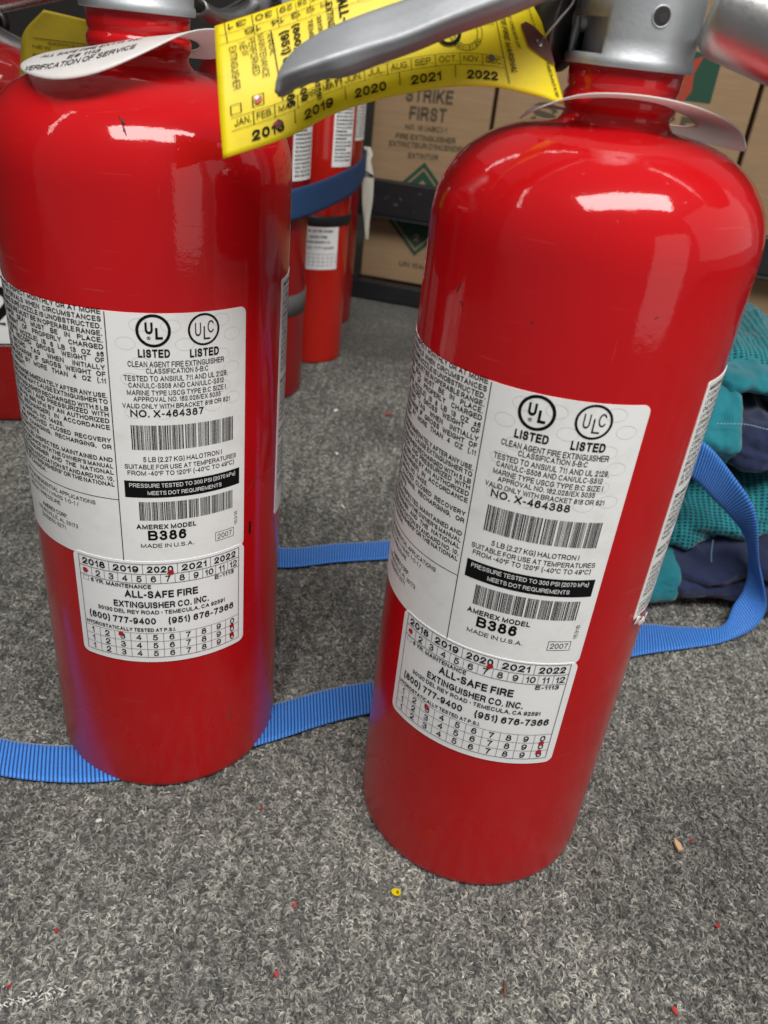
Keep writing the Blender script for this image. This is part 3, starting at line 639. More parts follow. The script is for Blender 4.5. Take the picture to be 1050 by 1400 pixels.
# long grey lever reaching left over the yellow tag
levU = [(-0.0394,0.2320,0.3093),(-0.0386,0.2340,0.3141),(-0.0355,0.2370,0.3185),(-0.0307,0.2380,0.3219),(-0.0264,0.2390,0.3242),(-0.0193,0.2400,0.3274),(-0.0097,0.2430,0.3314),(0.0025,0.2460,0.3369),(0.0168,0.2520,0.3433),(0.0336,0.2620,0.3508),(.0500,.275,.357)]
levC = [(-0.0389,0.2280,0.3091),(-0.0381,0.2280,0.3124),(-0.0339,0.2280,0.3146),(-0.0292,0.2290,0.3165),(-0.0250,0.2300,0.3182),(-0.0182,0.2330,0.3207),(-0.0087,0.2360,0.3242),(0.0034,0.2400,0.3298),(0.0177,0.2470,0.3362),(0.0343,0.2580,0.3450),(.0505,.271,.352)]
levL = [(-0.0392,0.2310,0.3082),(-0.0368,0.2310,0.3101),(-0.0326,0.2310,0.3120),(-0.0278,0.2320,0.3136),(-0.0229,0.2330,0.3146),(-0.0157,0.2360,0.3178),(-0.0065,0.2390,0.3217),(0.0039,0.2430,0.3266),(0.0185,0.2500,0.3327),(0.0355,0.2600,0.3412),(.051,.273,.349)]
mb = MB()
def levP(a, c_):
    U, Cc, Lw = catmull(levU, a), catmull(levC, a), catmull(levL, a)
    B = Lw + Vector((.0008, .0045, -.0002)); T_ = U + Vector((0, .0075, .0006))
    K = [T_, U, U * .55 + Cc * .45 + Vector((0, -.0002, 0)), Cc, Cc * .4 + Lw * .6 + Vector((0, -.0005, 0)), Lw, B]
    x = min(c_ * (len(K) - 1), len(K) - 1.0001); i = int(x)
    return IR @ K[i].lerp(K[i + 1], x - i)
mb.grid(levP, 60, 36)
o = mb.build('squeeze_lever', lever_m, EXR); o['label'] = 'long dark grey metal lever with rounded tip reaching left'; md = o.modifiers.new('s', 'SOLIDIFY'); md.thickness = .0011; md.offset = 0
# bright tubular handle to the right
mb = MB(); A, B = Vector((.0765, .2700, .3400)), Vector((.1250, .2520, .3270)); ax = (B - A).normalized(); s1 = ax.cross(Vector((0, 0, 1))).normalized(); s2 = s1.cross(ax)
def hnd(a, c_):
    th = radians(-150 + 300 * c_) ; r_ = .0112 + .0012 * a - (.0022 * (1 - a / .06) if a < .06 else 0); q = A + (B - A) * a
    return IR @ (q + (s1 * cos(th) * .92 + s2 * sin(th)) * r_)
mb.grid(hnd, 30, 48, flip=True); o = mb.build('carry_handle', steel, EXR); md = o.modifiers.new('s', 'SOLIDIFY'); md.thickness = .0012
# yoke that carries the two levers, above the collar
mb = MB(); mb.box((0, 0, .3625), (.030, .017, .022)); bevel(mb.build('lever_yoke', steel, EXR, smooth=False), .002)
# gauge on the left of the valve: dark steel rim seen edge on
def gauge(root, M, r_=.0145):
    mb = lathe([(0, 0), (r_ - .001, 0), (r_, .0008), (r_, .007), (r_ - .001, .0082), (r_ - .0022, .0082), (r_ - .0026, .0070), (0, .0070)], 48); mb.v = [tuple(M @ Vector(q)) for q in mb.v]
    o = mb.build('pressure_gauge', darkm, root)
    d = lathe([(0, .00745), (r_ - .003, .00745)], 32); d.v = [tuple(M @ Vector(q)) for q in d.v]; d.build('gauge_face', glassm, o)
    return o
def axm(p_, d):
    z = Vector(d).normalized(); x = z.orthogonal().normalized(); y = z.cross(x); m = Matrix((x, y, z)).transposed().to_4x4(); m.translation = p_; return m
gauge(EXR, IR @ axm((.0405, .2870, .3330), (-.75, .45, .12)), .0140)
mb = MB(); mb.tube([IR @ Vector(q) for q in ((.046, .286, .334), (.040, .2875, .3335))], .0035, 10); mb.build('gauge_stem', alu, EXR)
# levers and gauge on the left extinguisher, mostly above the frame
def lever_set(root, I, c, ang, z=.335, L=.10, m1=steel, m2=silver, gm=True):
    d = Vector((cos(ang), sin(ang), 0)); t = Vector((-sin(ang), cos(ang), 0)); c = Vector((c[0], c[1], 0))
    mb = MB()
    def P(a, b2):
        q = c + d * (.012 + L * a) + Vector((0, 0, z + .012 + .020 * a)); th = radians(-80 + 340 * b2)
        return I @ (q + t * .0105 * cos(th) * (1 - .25 * a) + Vector((0, 0, 1)) * .0055 * sin(th))
    mb.grid(P, 20, 20); o = mb.build('squeeze_lever', m1, root); md = o.modifiers.new('s', 'SOLIDIFY'); md.thickness = .001
    mb = MB()
    def P(a, b2):
        q = c + d * (.012 + L * .9 * a) + Vector((0, 0, z - .002 - .012 * math.sin(a * 2.6))); th = radians(100 + 340 * b2)
        return I @ (q + t * .0105 * cos(th) * (1 - .2 * a) + Vector((0, 0, 1)) * .0050 * sin(th))
    mb.grid(P, 20, 20); o = mb.build('carry_handle', m2, root); md = o.modifiers.new('s', 'SOLIDIFY'); md.thickness = .001
    mb = MB(); q = c - d * 0; M = I @ Matrix.Translation(c + Vector((0, 0, z + .018))) @ Matrix.Rotation(ang, 4, 'Z'); mb.box((0, 0, 0), (.034, .015, .022), M); bevel(mb.build('lever_yoke', m1, root, smooth=False), .0015)
    if gm: gauge(root, I @ axm(c + t * .020 + Vector((0, 0, z + .002)), t), .0125)
lever_set(EXL, IL, (-.1022, .3179), radians(150), z=.345)

# ------------------------------------------------------------------ white service collars (loose tags round the necks)
def collar(name, label, near, far, cen, hole_r, lines, nrm):
    """paper tag: near(a)/far(a) edge curves; hole punched round the neck; a,b in 0..1"""
    mb = MB(); n = 72; m_ = 14
    def surf(a, b2): return catmull(near, a).lerp(catmull(far, a), b2) + Vector((0, 0, (.0065 if lines else .0) * sin(pi * min(1, max(0, b2)) ** .75) * max(0, sin(pi * min(1, max(0, a)))) ** .7))
    ca, cb = cen; ra, rb = hole_r
    def P(i, q, lift=0):
        th = 2 * pi * i / n; ct, st = cos(th), sin(th)
        # outline: superellipse of the tag in (a, b)
        e = 2.3; k = (abs(ct) ** e + abs(st) ** e) ** (-1 / e); oa, ob = .5 + .5 * k * ct, .5 + .5 * k * st
        ia, ib = ca + ra * ct, cb + rb * st
        return surf(ia + (oa - ia) * q, ib + (ob - ib) * q)
    v = [P(i, j / m_) for i in range(n) for j in range(m_ + 1)]
    f = [(i * (m_ + 1) + j, ((i + 1) % n) * (m_ + 1) + j, ((i + 1) % n) * (m_ + 1) + j + 1, i * (m_ + 1) + j + 1) for i in range(n) for j in range(m_)]
    mb.add(v, f); root = mb.build(name, tagwhite); md = root.modifiers.new('s', 'SOLIDIFY'); md.thickness = .00045; md.offset = 0
    tag(root, label, 'service tag', 'white service collars round the extinguisher necks')
    if lines:
        def mp(u, v_, lift):
            a, b2 = u, v_; q = surf(a, b2); da = surf(a + .01, b2) - q; db = surf(a, b2 + .02) - q; nn = da.cross(db).normalized() * nrm
            return q + nn * .0004
        K = Ink(mp)
        for t, a0, b0, a1, b1, h in lines:
            g, fc, wd = glyphs(t, .012); dx, dy = a1 - a0, b1 - b0
            p_ = [(a0 + dx * x / wd, b0 + dy * x / wd + y * h) for x, y in g]; K.put(p_, fc)
        K.mb.build('lettering', ink, root, smooth=False)
    return root
nearR = [(.0275,.2740,.3060),(.0330,.2660,.3105),(.0420,.2620,.3148),(.0540,.2600,.3163),(.0680,.2610,.3160),(.0820,.2650,.3140),(.0945,.2730,.3105),(.1016,.2830,.3061)]
farR = [(.0280,.2800,.3062),(.0330,.2960,.3085),(.0420,.3060,.3082),(.0540,.3130,.3072),(.0680,.3150,.3062),(.0820,.3130,.3048),(.0960,.3050,.3022),(.1030,.2950,.3010)]
collar('service_collar', 'white collar tag round the right extinguisher neck, its right end curling down', nearR, farR, (.44, .54), (.30, .37), None, 1)
nearL = [(-.1370,.2960,.3023),(-.1290,.2780,.3005),(-.1170,.2700,.3012),(-.1060,.2700,.3040),(-.0950,.2730,.3082),(-.0850,.2790,.3130),(-.0760,.2860,.3182),(-.0670,.3010,.3225)]
farL = [(-.1390,.3120,.3045),(-.1330,.3300,.3070),(-.1240,.3430,.3085),(-.1130,.3480,.3090),(-.1010,.3480,.3095),(-.0890,.3440,.3090),(-.0780,.3380,.3090),(-.0690,.3250,.3120)]
collar('service_collar', 'white collar tag round the left extinguisher neck with verification lettering facing forward', nearL, farL, (.50, .63), (.29, .28), 
       [('ALL SAFE FIRE EXT\u2019R. INC.', .20, .27, .62, .235, .055), ('E# 1113', .34, .175, .47, .165, .05), ('VERIFICATION OF SERVICE', .17, .10, .62, .09, .055)], 1)

# ------------------------------------------------------------------ yellow inspection tag
tB = [(-0.0565,0.2450,0.2896),(-0.0390,0.2500,0.2966),(-0.0278,0.2530,0.3030),(-0.0166,0.2560,0.3075),(-0.0049,0.2590,0.3109),(0.0067,0.2620,0.3134),(0.0188,0.2660,0.3142),(0.0319,0.2700,0.3129),(0.0400,0.2730,0.3114)]
tT = [(-0.0627,0.2620,0.3215),(-0.0446,0.2660,0.3286),(-0.0338,0.2680,0.3332),(-0.0229,0.2700,0.3375),(-0.0111,0.2720,0.3413),(0.0010,0.2740,0.3433),(0.0125,0.2760,0.3428),(0.0205,0.2770,0.3397),(0.0277,0.2780,0.3355)]
def tagmap(s, t, lift=0):
    q = catmull(tB, s); q2 = catmull(tT, s); P = q.lerp(q2, t)
    ds = catmull(tB, min(s + .01, 1)) - catmull(tB, max(s - .01, 0)); nn = ds.cross(q2 - q).normalized()
    P = P + nn * (.0016 * sin(pi * min(max(t, 0), 1)) * (1 - s))
    return P + nn * (lift)
mb = MB()
def tp(a, c_):
    # rounded / chamfered right end
    smax = 1.0 - max(0, c_ - .85) * .35
    return tagmap(a * smax, c_)
mb.grid(tp, 80, 24)
YT = mb.build('inspection_tag', tagyellow); md = YT.modifiers.new('s', 'SOLIDIFY'); md.thickness = .00035; md.offset = -1
tag(YT, 'bright yellow inspection tag with months and years 2018 to 2022, hanging behind the grey lever', 'tag')
class TagInk(Ink):
    def tl(s, t, a, c_, h, bold=.012, mi=0):
        if bold == .012: bold = -.008  # text from a to c_, h is t-height fraction (or s when rotated)
        dx, dy = c_[0] - a[0], c_[1] - a[1]; hz = abs(dx) > abs(dy) * .25 and abs(dy) < .12
        g, f, wd = glyphs(t, bold, math.hypot(dx * 105, dy * 33) / (abs(h) * (33 if hz else 105)))
        if hz: p_ = [(a[0] + dx * x / wd, a[1] + dy * x / wd + y * h) for x, y in g]
        else: p_ = [(a[0] + dx * x / wd + y * h, a[1] + dy * x / wd) for x, y in g]
        s.put(p_, f, mi)
    def ln(s, a, c_, wd=.0016, mi=0):
        n = max(1, int(math.hypot(c_[0] - a[0], c_[1] - a[1]) / .02)); hz = abs(c_[0] - a[0]) > abs(c_[1] - a[1]) * .5
        ox, oy = (0, wd * 2.2) if hz else (wd * .75, 0); v2 = []
        for i in range(n + 1):
            x = a[0] + (c_[0] - a[0]) * i / n; y = a[1] + (c_[1] - a[1]) * i / n; v2 += [(x + ox, y + oy), (x - ox, y - oy)]
        s.put(v2, [(2 * i, 2 * i + 1, 2 * i + 3, 2 * i + 2) for i in range(n)], mi)
# which side faces the camera
qn = (catmull(tB, .51) - catmull(tB, .5)).cross(catmull(tT, .5) - catmull(tB, .5)); SG = -1 if qn.dot(Vector((0, .27, .3)) - Vector((0, 0, .3248))) > 0 else 1
K = TagInk(lambda u, v, l: tagmap(u, v, SG * (.0004 + (l or 0))))
dv = [.020, .060, .100, .155, .225, .291, .360, .427, .496, .567, .640, .707, .778]
for m_, t in enumerate(('JAN.', 'FEB.', 'MAR.', 'APR.', 'MAY', 'JUN.', 'JUL.', 'AUG.', 'SEP.', 'OCT.', 'NOV.', 'DEC.')):
    a, c_ = dv[m_], dv[m_ + 1]; K.tl(t, (a + (c_ - a) * .14, .195), (c_ - (c_ - a) * .12, .195), .05, .0)
    if m_: K.ln((a, .17), (a, .262), .0012)
K.ln((.02, .170), (.778, .170), .0007); K.ln((.02, .262), (.778, .262), .0007)
for a, c_, t in ((.055, .118, '2018'), (.172, .262, '2019'), (.328, .420, '2020'), (.493, .582, '2021'), (.660, .752, '2022')): K.tl(t, (a, .055), (c_, .055), .072, .035)
for a in (.145, .300, .460, .625): K.ln((a, .07), (a, .17), .0014)
K.ln((.755, .62), (.785, .05), .0016); K.ln((.100, .82), (.118, .27), .0014)
K.tl('NEW', (.040, .80), (.047, .69), .0125, .012); K.tl('EXTINGUISHER', (.024, .79), (.028, .46), .0125, .012)
K.tl('ANNUAL', (.091, .80), (.097, .63), .0125, .012); K.tl('MAINTENANCE', (.074, .82), (.081, .48), .0125, .012); K.tl('PERFORMED', (.057, .81), (.064, .52), .0125, .012)
K.tl('(951) 676-7366', (.119, .78), (.128, .20), .021, .028); K.tl('(800) 777-9400', (.150, .80), (.165, .20), .021, .028); K.tl('TEMECULA, CA 92591', (.199, .79), (.215, .15), .016, .02)
K.tl('30130 DEL REY ROAD', (.229, .79), (.245, .20), .014, .02); K.tl('EXTINGUISHER CO. INC.', (.258, .87), (.272, .20), .021, .02); K.tl('ALL-SAFE FIRE', (.295, .87), (.31, .25), .030, .035)
def fr(a, b2, c_, d): K.ln((a, b2), (c_, b2), .0008); K.ln((a, d), (c_, d), .0008); K.ln((a, b2), (a, d), .0012); K.ln((c_, b2), (c_, d), .0012)
fr(.021, .285, .039, .352); fr(.060, .292, .080, .372)
K.ln((.008, .832), (.60, .775), .0006); K.ln((.008, .905), (.60, .870), .0006)
for i in range(9): K.ln((.012 + .048 * i + .01, .835 - .004 * i), (.012 + .048 * i + .006, 1.0 - .01 * i), .0009)
for i in range(8):
    a = .060 + .048 * i
    K.tl(str(31 - i) if i < 3 else str(31 - i), (a - .004, .975), (a - .036, .975), -.045, .01)
    K.tl(str(15 - i), (a + .022, .895), (a - .008, .895), -.045, .01)
K.tl('BY ORDER OF', (.800, .68), (.822, .39), .014, .01); K.tl('STATE FIRE MARSHAL', (.765, .72), (.795, .15), .019, .02)
K.tl('DO NOT', (.912, .90), (.922, .70), .014, .02); K.tl('REMOVE', (.948, .38), (.958, .05), .018, .03)
# certification seal and the hand-inked ring
for rr_ in (.050, .036): 
    v2 = []
    for i in range(36): th = 2 * pi * i / 36; v2 += [(.660 + rr_ * cos(th), .44 + rr_ * 3.2 * sin(th)), (.660 + (rr_ - .0018) * cos(th), .44 + (rr_ - .0018) * 3.2 * sin(th))]
    K.put(v2, [(2 * i, (2 * i + 2) % 72, (2 * i + 3) % 72, 2 * i + 1) for i in range(36)])
for i, ch in enumerate('CERTIFIED'):
    th = radians(-150 + 15 * i); g, f, wd = glyphs(ch, .02); cx, cy = .660 + .043 * cos(th), .44 + .043 * 3.2 * sin(th); K.put([(cx + (x - .4) * .010, cy + (y - .5) * .028) for x, y in g], f)
v2 = []
for i in range(30): th = radians(-200 + 300 * i / 29); v2 += [(.610 + .036 * cos(th), .42 + .10 * sin(th)), (.610 + .026 * cos(th), .42 + .068 * sin(th))]
K.put(v2, [(2 * i, 2 * i + 1, 2 * i + 3, 2 * i + 2) for i in range(29)])
fr(.705, .52, .745, .66); K.ln((.52, .55), (.53, .36), .0012); K.ln((.56, .50), (.56, .36), .0012)
K.mb.build('lettering', ink, YT, smooth=False)
K = Ink(lambda u, v, l: tagmap(u, v, SG * .00055))
K.poly([(.850, .62), (.880, .68), (.925, .69), (1.0, .64), (1.0, .40), (.945, .41), (.90, .42), (.868, .44)]); K.mb.build('reinforcing_patch', brownp, YT, smooth=False)
K = Ink(lambda u, v, l: tagmap(u, v, SG * (.0007 + l)))
K.ring(.928, .535, .012, .030, .0055, n=24); o = K.mb.build('eyelet', steel, YT)
K = Ink(lambda u, v, l: tagmap(u, v, SG * (.0006 + l)))
for bl in (((.106, .115, .010, 0, 0, 3), (.1, .122, .0045, 1, .0001, 9)), ((.070, .335, .0085, 1, 0, 4), (.068, .35, .0045, 2, .0001, 12)), ((.735, .235, .010, 3, 0, 6),)):
    K = Ink(lambda u, v, l: tagmap(u, v, SG * (.0006 + l)))
    for u, v, r_, mi_, lf, sd in bl: K.blob(u, v, r_, mi_, lf, sd, 11, 3.2)
    K.mb.build('punch_hole', [brownp, punch, whiteink, greyband], YT, smooth=False)
# tie wire from the eyelet to the valve
mb = MB(); q = tagmap(.928, .535, SG * .0008)
mb.tube([q, q + Vector((.0025, -.003, .004)), q + Vector((.007, -.002, .010)), q + Vector((.0085, .002, .0135)), Vector((.043, .285, .345))], .0003, 6); mb.build('tie_wire', steel, YT)

# ------------------------------------------------------------------ blue webbing strap
def ribbon(pairs, pitch=.0019, thick=.0011, amp=.0007, name='webbing_strap', m=webm, per=None):
    A = [Vector(a) for a, _ in pairs]; B = [Vector(c_) for _, c_ in pairs]
    L = sum(((A[i] + B[i]) / 2 - (A[i + 1] + B[i + 1]) / 2).length for i in range(len(A) - 1)); n = int(L / pitch * 6)
    # resample by arc length
    N = 600; mids = [(catmull(A, i / N) + catmull(B, i / N)) / 2 for i in range(N + 1)]; cum = [0]
    for i in range(N): cum.append(cum[-1] + (mids[i + 1] - mids[i]).length)
    tot = cum[-1]; par = []; j = 0
    for k in range(n + 1):
        d = tot * k / n
        while j < N - 1 and cum[j + 1] < d: j += 1
        par.append((j + (d - cum[j]) / max(1e-9, cum[j + 1] - cum[j])) / N)
    K = 9; v = []; gr = []
    for k, s in enumerate(par):
        a, c_ = catmull(A, s), catmull(B, s); s2 = min(s + .002, 1); s1_ = max(s - .002, 0)
        t = ((catmull(A, s2) + catmull(B, s2)) - (catmull(A, s1_) + catmull(B, s1_))).normalized(); nn = t.cross(c_ - a)
        nn = nn.normalized() if nn.length > 1e-9 else Vector((0, 0, 1))
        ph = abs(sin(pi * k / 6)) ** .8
        rag = 1 + .012 * noise.noise(Vector((k * .31, 0, 3)))
        for side in (1, -1):
            for i in range(K + 1):
                x = i / K; e = 1 - abs(2 * x - 1) ** 6; q = a.lerp(c_, .5 + (x - .5) * rag if side == 1 else .5 - (x - .5) * rag)
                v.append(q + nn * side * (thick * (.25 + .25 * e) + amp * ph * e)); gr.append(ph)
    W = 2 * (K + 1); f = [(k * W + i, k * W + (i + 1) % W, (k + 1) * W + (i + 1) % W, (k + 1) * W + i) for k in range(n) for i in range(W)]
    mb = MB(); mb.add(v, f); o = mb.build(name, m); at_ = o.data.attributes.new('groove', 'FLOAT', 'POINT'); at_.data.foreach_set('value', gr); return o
z = .0022
pairs = [((-.26, .300, z), (-.255, .278, z)), ((-.215, .290, z + .002), (-.21, .267, z + .001)), ((-.1710, .2800, z + .001), (-.1640, .2590, z)), ((-.128, .286, z - .0008), (-.119, .2635, z - .0008)), ((-.09, .304, z - .001), (-.082, .281, z - .001)),
 ((-.052, .3245, z), (-.0470, .2985, z)), ((-.020, .342, z + .001), (-.016, .3175, z)), ((.0045, .3525, z + .001), (.0075, .328, z + .001)), ((.06, .376, z), (.062, .352, z)), ((.115, .402, z), (.118, .378, z)),
 ((.1735, .4345, z + .001), (.1675, .4035, z)), ((.2050, .4380, z + .0015), (.2060, .4180, z)), ((.2322, .4400, .0065), (.2307, .4280, .0020)), ((.2432, .4550, .0140), (.2521, .4400, .0050)), ((.2492, .4620, .0245), (.2617, .4480, .0113)), ((.2486, .4660, .0400), (.2601, .4500, .0248)),
 ((.2420, .4700, .0588), (.2450, .4480, .0539)), ((.2246, .4620, .0767), (.2300, .4470, .0905)), ((.2093, .4620, .0885), (.2118, .4560, .1110)), ((.1916, .4620, .1016), (.1905, .4600, .1280)), ((.170, .468, .108), (.168, .470, .133)), ((.135, .478, .100), (.130, .482, .122)), ((.10, .488, .060), (.09, .492, .075)), ((.075, .496, .015), (.065, .514, .022)), ((.050, .494, z + .002), (.048, .518, z + .003)), ((.006, .4815, z), (.0055, .5060, z)), ((-.030, .470, z), (-.032, .494, z)), ((-.0674, .4560, z), (-.0719, .4805, z)), ((-.11, .455, .004), (-.115, .474, .016)), ((-.16, .460, .002), (-.16, .464, .025)), ((-.215, .464, .001), (-.215, .465, .024)), ((-.243, .482, .001), (-.243, .482, .024)), ((-.240, .505, .001), (-.240, .505, .024)), ((-.205, .520, .001), (-.205, .520, .024))]
# loop edges orientation continues through the twist
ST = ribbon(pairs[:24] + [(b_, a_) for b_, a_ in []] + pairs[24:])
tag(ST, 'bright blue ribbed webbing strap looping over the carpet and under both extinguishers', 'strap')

# ------------------------------------------------------------------ background extinguishers
def make_back(name, label, x, y, Rr, H, m, rz=0, lev=0.5, seg=72, lz=None, group='fire extinguishers standing on the carpet'):
    root = empty(name, (x, y, 0), 0); tag(root, label, 'fire extinguisher', group)
    lathe(body_profile(Rr, H - .0345, H, .0168, H + .017), seg).build('cylinder_body', m, root)
    I = Matrix.Translation((-x, -y, 0))
    mb = lathe([(.014, H + .016), (.0186, H + .016), (.0186, H + .05), (.015, H + .056), (0, H + .056)], 48); mb.build('valve_body', alu, root)
    lever_set(root, I, (x, y), lev, z=lz or H + .030, m1=silver, m2=steel, L=.085)
    return root
def wrap_label(root, Rr, az0, az1, z0, z1, name, m, lines=None, h=.0022, bold=.01, extra=None):
    mb = MB(); mb.grid(lambda a, c_: ((Rr + .0006) * cos(az0 + (az1 - az0) * a), (Rr + .0006) * sin(az0 + (az1 - az0) * a), z0 + (z1 - z0) * c_), 24, 2)
    o = mb.build(name, m, root); md = o.modifiers.new('s', 'SOLIDIFY'); md.thickness = .0007; md.offset = -1; crisp(o)
    W = (az1 - az0) * Rr * 1000
    K = Ink(lambda u, v, l: ((Rr + .0009 + l) * cos(az0 + u / 1000 / Rr), (Rr + .0009 + l) * sin(az0 + u / 1000 / Rr), z0 + v / 1000))
    if isinstance(extra, (list, tuple)):
        for nm_, fn in extra:
            K2 = Ink(K.mp); fn(K2, W); K2.mb.build(nm_, ink, o, smooth=False)
        extra = None
    if lines:
        for t, u0, u1, v, hh, bd in lines: K.text(t, u0, u1, v, hh, bd)
    if extra: extra(K, W)
    if K.mb.v: K.mb.build('lettering', ink, o, smooth=False)
    return o
def small_lines(W, H, seed):
    r_ = random.Random(seed); out = []; v = H - 4; words = ['INSPECT', 'CHARGE', 'PRESSURE', 'EXTINGUISHER', 'SERVICE', 'RECORD', 'TEST', 'MONTHLY', 'WEIGHT', 'NOZZLE']
    while v > 2:
        t = ' '.join(r_.choice(words) for _ in range(3)); out.append((t, 2, W - 2 if r_.random() < .75 else W * .6, v, 1.9, .015)); v -= 3.3
    return out
E1 = make_back('fire_extinguisher', 'orange red extinguisher behind with black band and white sticker, left of the boxes', -.1090, .8930, .0375, .330, redo, lev=2.6)
mb = lathe([(.0372, .148), (.0388, .148), (.0392, .1495), (.0392, .1565), (.0388, .158), (.0372, .158)], 64); o = mb.build('rubber_band', blackp, E1)
def st_extra(K, W):
    for v in (4, 8, 12, 16): K.line([(2, v), (W - 2, v)], .25)
    for i in range(9): K.line([(2 + (W - 4) * i / 8, 4), (2 + (W - 4) * i / 8, 16)], .25)
wrap_label(E1, .0375, radians(-106), radians(-40), .104, .147, 'inspection_sticker', stickm, [('2018 2019 2020', 3, 36, 38, 2.6, .03), ('ALL-SAFE FIRE', 4, 30, 32, 2.6, .03), ('EXTINGUISHER CO.', 3, 34, 27, 2.4, .03), ('(800) 777-9400', 3, 38, 21, 2.6, .03)], extra=st_extra)
wrap_label(E1, .0375, radians(-60), radians(-20), .205, .300, 'data_label', labelm, small_lines(26, 95, 4))
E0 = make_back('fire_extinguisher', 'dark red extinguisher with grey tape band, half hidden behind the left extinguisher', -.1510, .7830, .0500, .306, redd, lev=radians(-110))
mb = lathe([(.0498, .083), (.0508, .0832), (.0508, .1028), (.0498, .103)], 64); mb.build('tape_band', greyband, E0)
wrap_label(E0, .050, radians(-40), radians(-4), .205, .275, 'data_label', labelm, small_lines(30, 70, 5))
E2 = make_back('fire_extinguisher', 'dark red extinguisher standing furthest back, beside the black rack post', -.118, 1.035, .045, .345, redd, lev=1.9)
wrap_label(E2, .045, radians(-60), radians(-5), .215, .30, 'data_label', labelm, small_lines(40, 80, 6))
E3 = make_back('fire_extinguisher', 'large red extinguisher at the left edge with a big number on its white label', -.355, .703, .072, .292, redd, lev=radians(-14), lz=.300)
wrap_label(E3, .072, radians(-118), radians(-40), .069, .131, 'number_label', labelm, None, extra=[('border', lambda K, W: K.frame(1.5, 1.5, W - 1.5, 58, 1.6)),
    ('numeral', lambda K, W: K.text('2', W / 2 - 2, W / 2 + 22, 13, 38, .03)), ('numeral', lambda K, W: K.text('8', W / 2 - 30, W / 2 - 6, 13, 38, .03))])
wrap_label(E3, .072, radians(-118), radians(-45), .142, .185, 'yellow_label', tagyellow)
# dull yellow tag hanging from the extinguisher behind
QA = [(-.1965,.418,.2700), (-.1900, .416, .296), (-.1860,.414,.3085), (-.1740,.410,.3185)]; QB = [(-.1320,.400,.2700), (-.1360,.400,.296), (-.1420,.400,.3085), (-.1480,.401,.3162)]
QA, QB = ([(x * 1.4, y * 1.4, .3248 - (.3248 - z_) * 1.4) for x, y, z_ in q] for q in (QA, QB))
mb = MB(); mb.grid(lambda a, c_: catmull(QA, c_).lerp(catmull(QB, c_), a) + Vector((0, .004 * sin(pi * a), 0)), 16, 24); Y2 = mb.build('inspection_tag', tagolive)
md = Y2.modifiers.new('s', 'SOLIDIFY'); md.thickness = .0004; tag(Y2, 'dull yellow tag with cut corner, in shade behind the left extinguisher neck', 'tag')
def y2m(u, v, l): return catmull(QA, v).lerp(catmull(QB, v), u) + Vector((0, .004 * sin(pi * u) - .0006, 0))
K = Ink(y2m); K.rect(.12, .62, .88, .628, step=.1)
for t, u0, u1, v in (('(Month) (Year)', .28, .80, .56), ('NEW', .12, .3, .50), ('RECHARGED', .12, .5, .40), ('OTHER', .08, .3, .30)): K.text(t, u0, u1, v, .035, .01)
K.mb.build('lettering', ink, Y2, smooth=False)
K = Ink(y2m); K.poly([(.72, .66), (.80, .84), (.93, .90), (1, .84), (1, .62), (.9, .60), (.76, .60)]); K.mb.build('reinforcing_patch', brownp, Y2, smooth=False)

# dark blue band tying the back extinguishers together
def bandp(): 
    T = [(-.215, .735, .196), (-.175, .716, .196), (-.130, .722, .198), (-.0960, .760, .2035), (-.0700, .850, .208), (-.0640, .900, .211), (-.0630, .955, .214)]
    return [((a, c_, z_), (a + .0005, c_ - .0005, z_ - .0265)) for a, c_, z_ in T]
o = ribbon(bandp(), pitch=.003, thick=.001, amp=.0001, name='tie_strap', m=web2); tag(o, 'dark blue strap tied round the extinguishers behind', 'strap')
# pale twisted tail hanging beside the boxes
mb = MB()
Tl = [(-.0635, .965, .2150), (-.0600, .962, .2080), (-.0625, .960, .2020), (-.0600, .958, .1850), (-.0580, .958, .1620), (-.0570, .958, .1400), (-.0548, .958, .1190)]
def tailp(a, c_):
    q = catmull(Tl, a); wd = [.004, .0035, .0050, .0072, .0062, .0036, .0016]; x = a * 6; i = min(int(x), 5); w_ = wd[i] + (wd[i + 1] - wd[i]) * (x - i); th = 2 * pi * c_
    return q + Vector((w_ * cos(th), .0016 * sin(th) + .0006 * sin(3 * th + 20 * a), 0))
mb.grid(lambda a, c_: tailp(a, c_), 40, 14); o = mb.build('tape_tail', whitecloth); tag(o, 'off white twisted tape tail hanging between the red extinguishers and the boxes', 'tape')
mb = MB(); mb.tube([(-.0675, .954, .1930), (-.060, .952, .1905), (-.0535, .956, .1870)], .0011, 6); mb.build('tie_thread', blackp, o)

# ------------------------------------------------------------------ rack and boxes
RO = Vector((-.0772, 1.1577, 0)); RY = math.atan2(-.1200, .5455)
def rk(name, label, cat): 
    o = empty(name, RO, RY); tag(o, label, cat); return o
RK = rk('storage_rack', 'black steel rack with a guard rail in front of the cardboard boxes', 'rack')
def rbar(name, x0, x1, z0, z1, y0=-.012, y1=.0, m=rackm):
    mb = MB(); mb.box(((x0 + x1) / 2, (y0 + y1) / 2, (z0 + z1) / 2), (x1 - x0, y1 - y0, z1 - z0)); o = mb.build(name, m, RK, smooth=False); bevel(o, .0015); return o
rbar('base_rail', -.02, 1.2, 0, .0245, -.02, -.001); rbar('guard_rail', -.02, 1.2, .1150, .1585, -.022, -.006); rbar('post', -.034, -.0205, 0, .62, -.020, .0)
rbar('rail_lip', -.0195, 1.2, .1135, .1150, -.034, -.006); rbar('post', 1.2005, 1.22, 0, .62, -.02, 0); rbar('shelf_panel', -.02, 1.2, .001, .006, -.0005, .42)
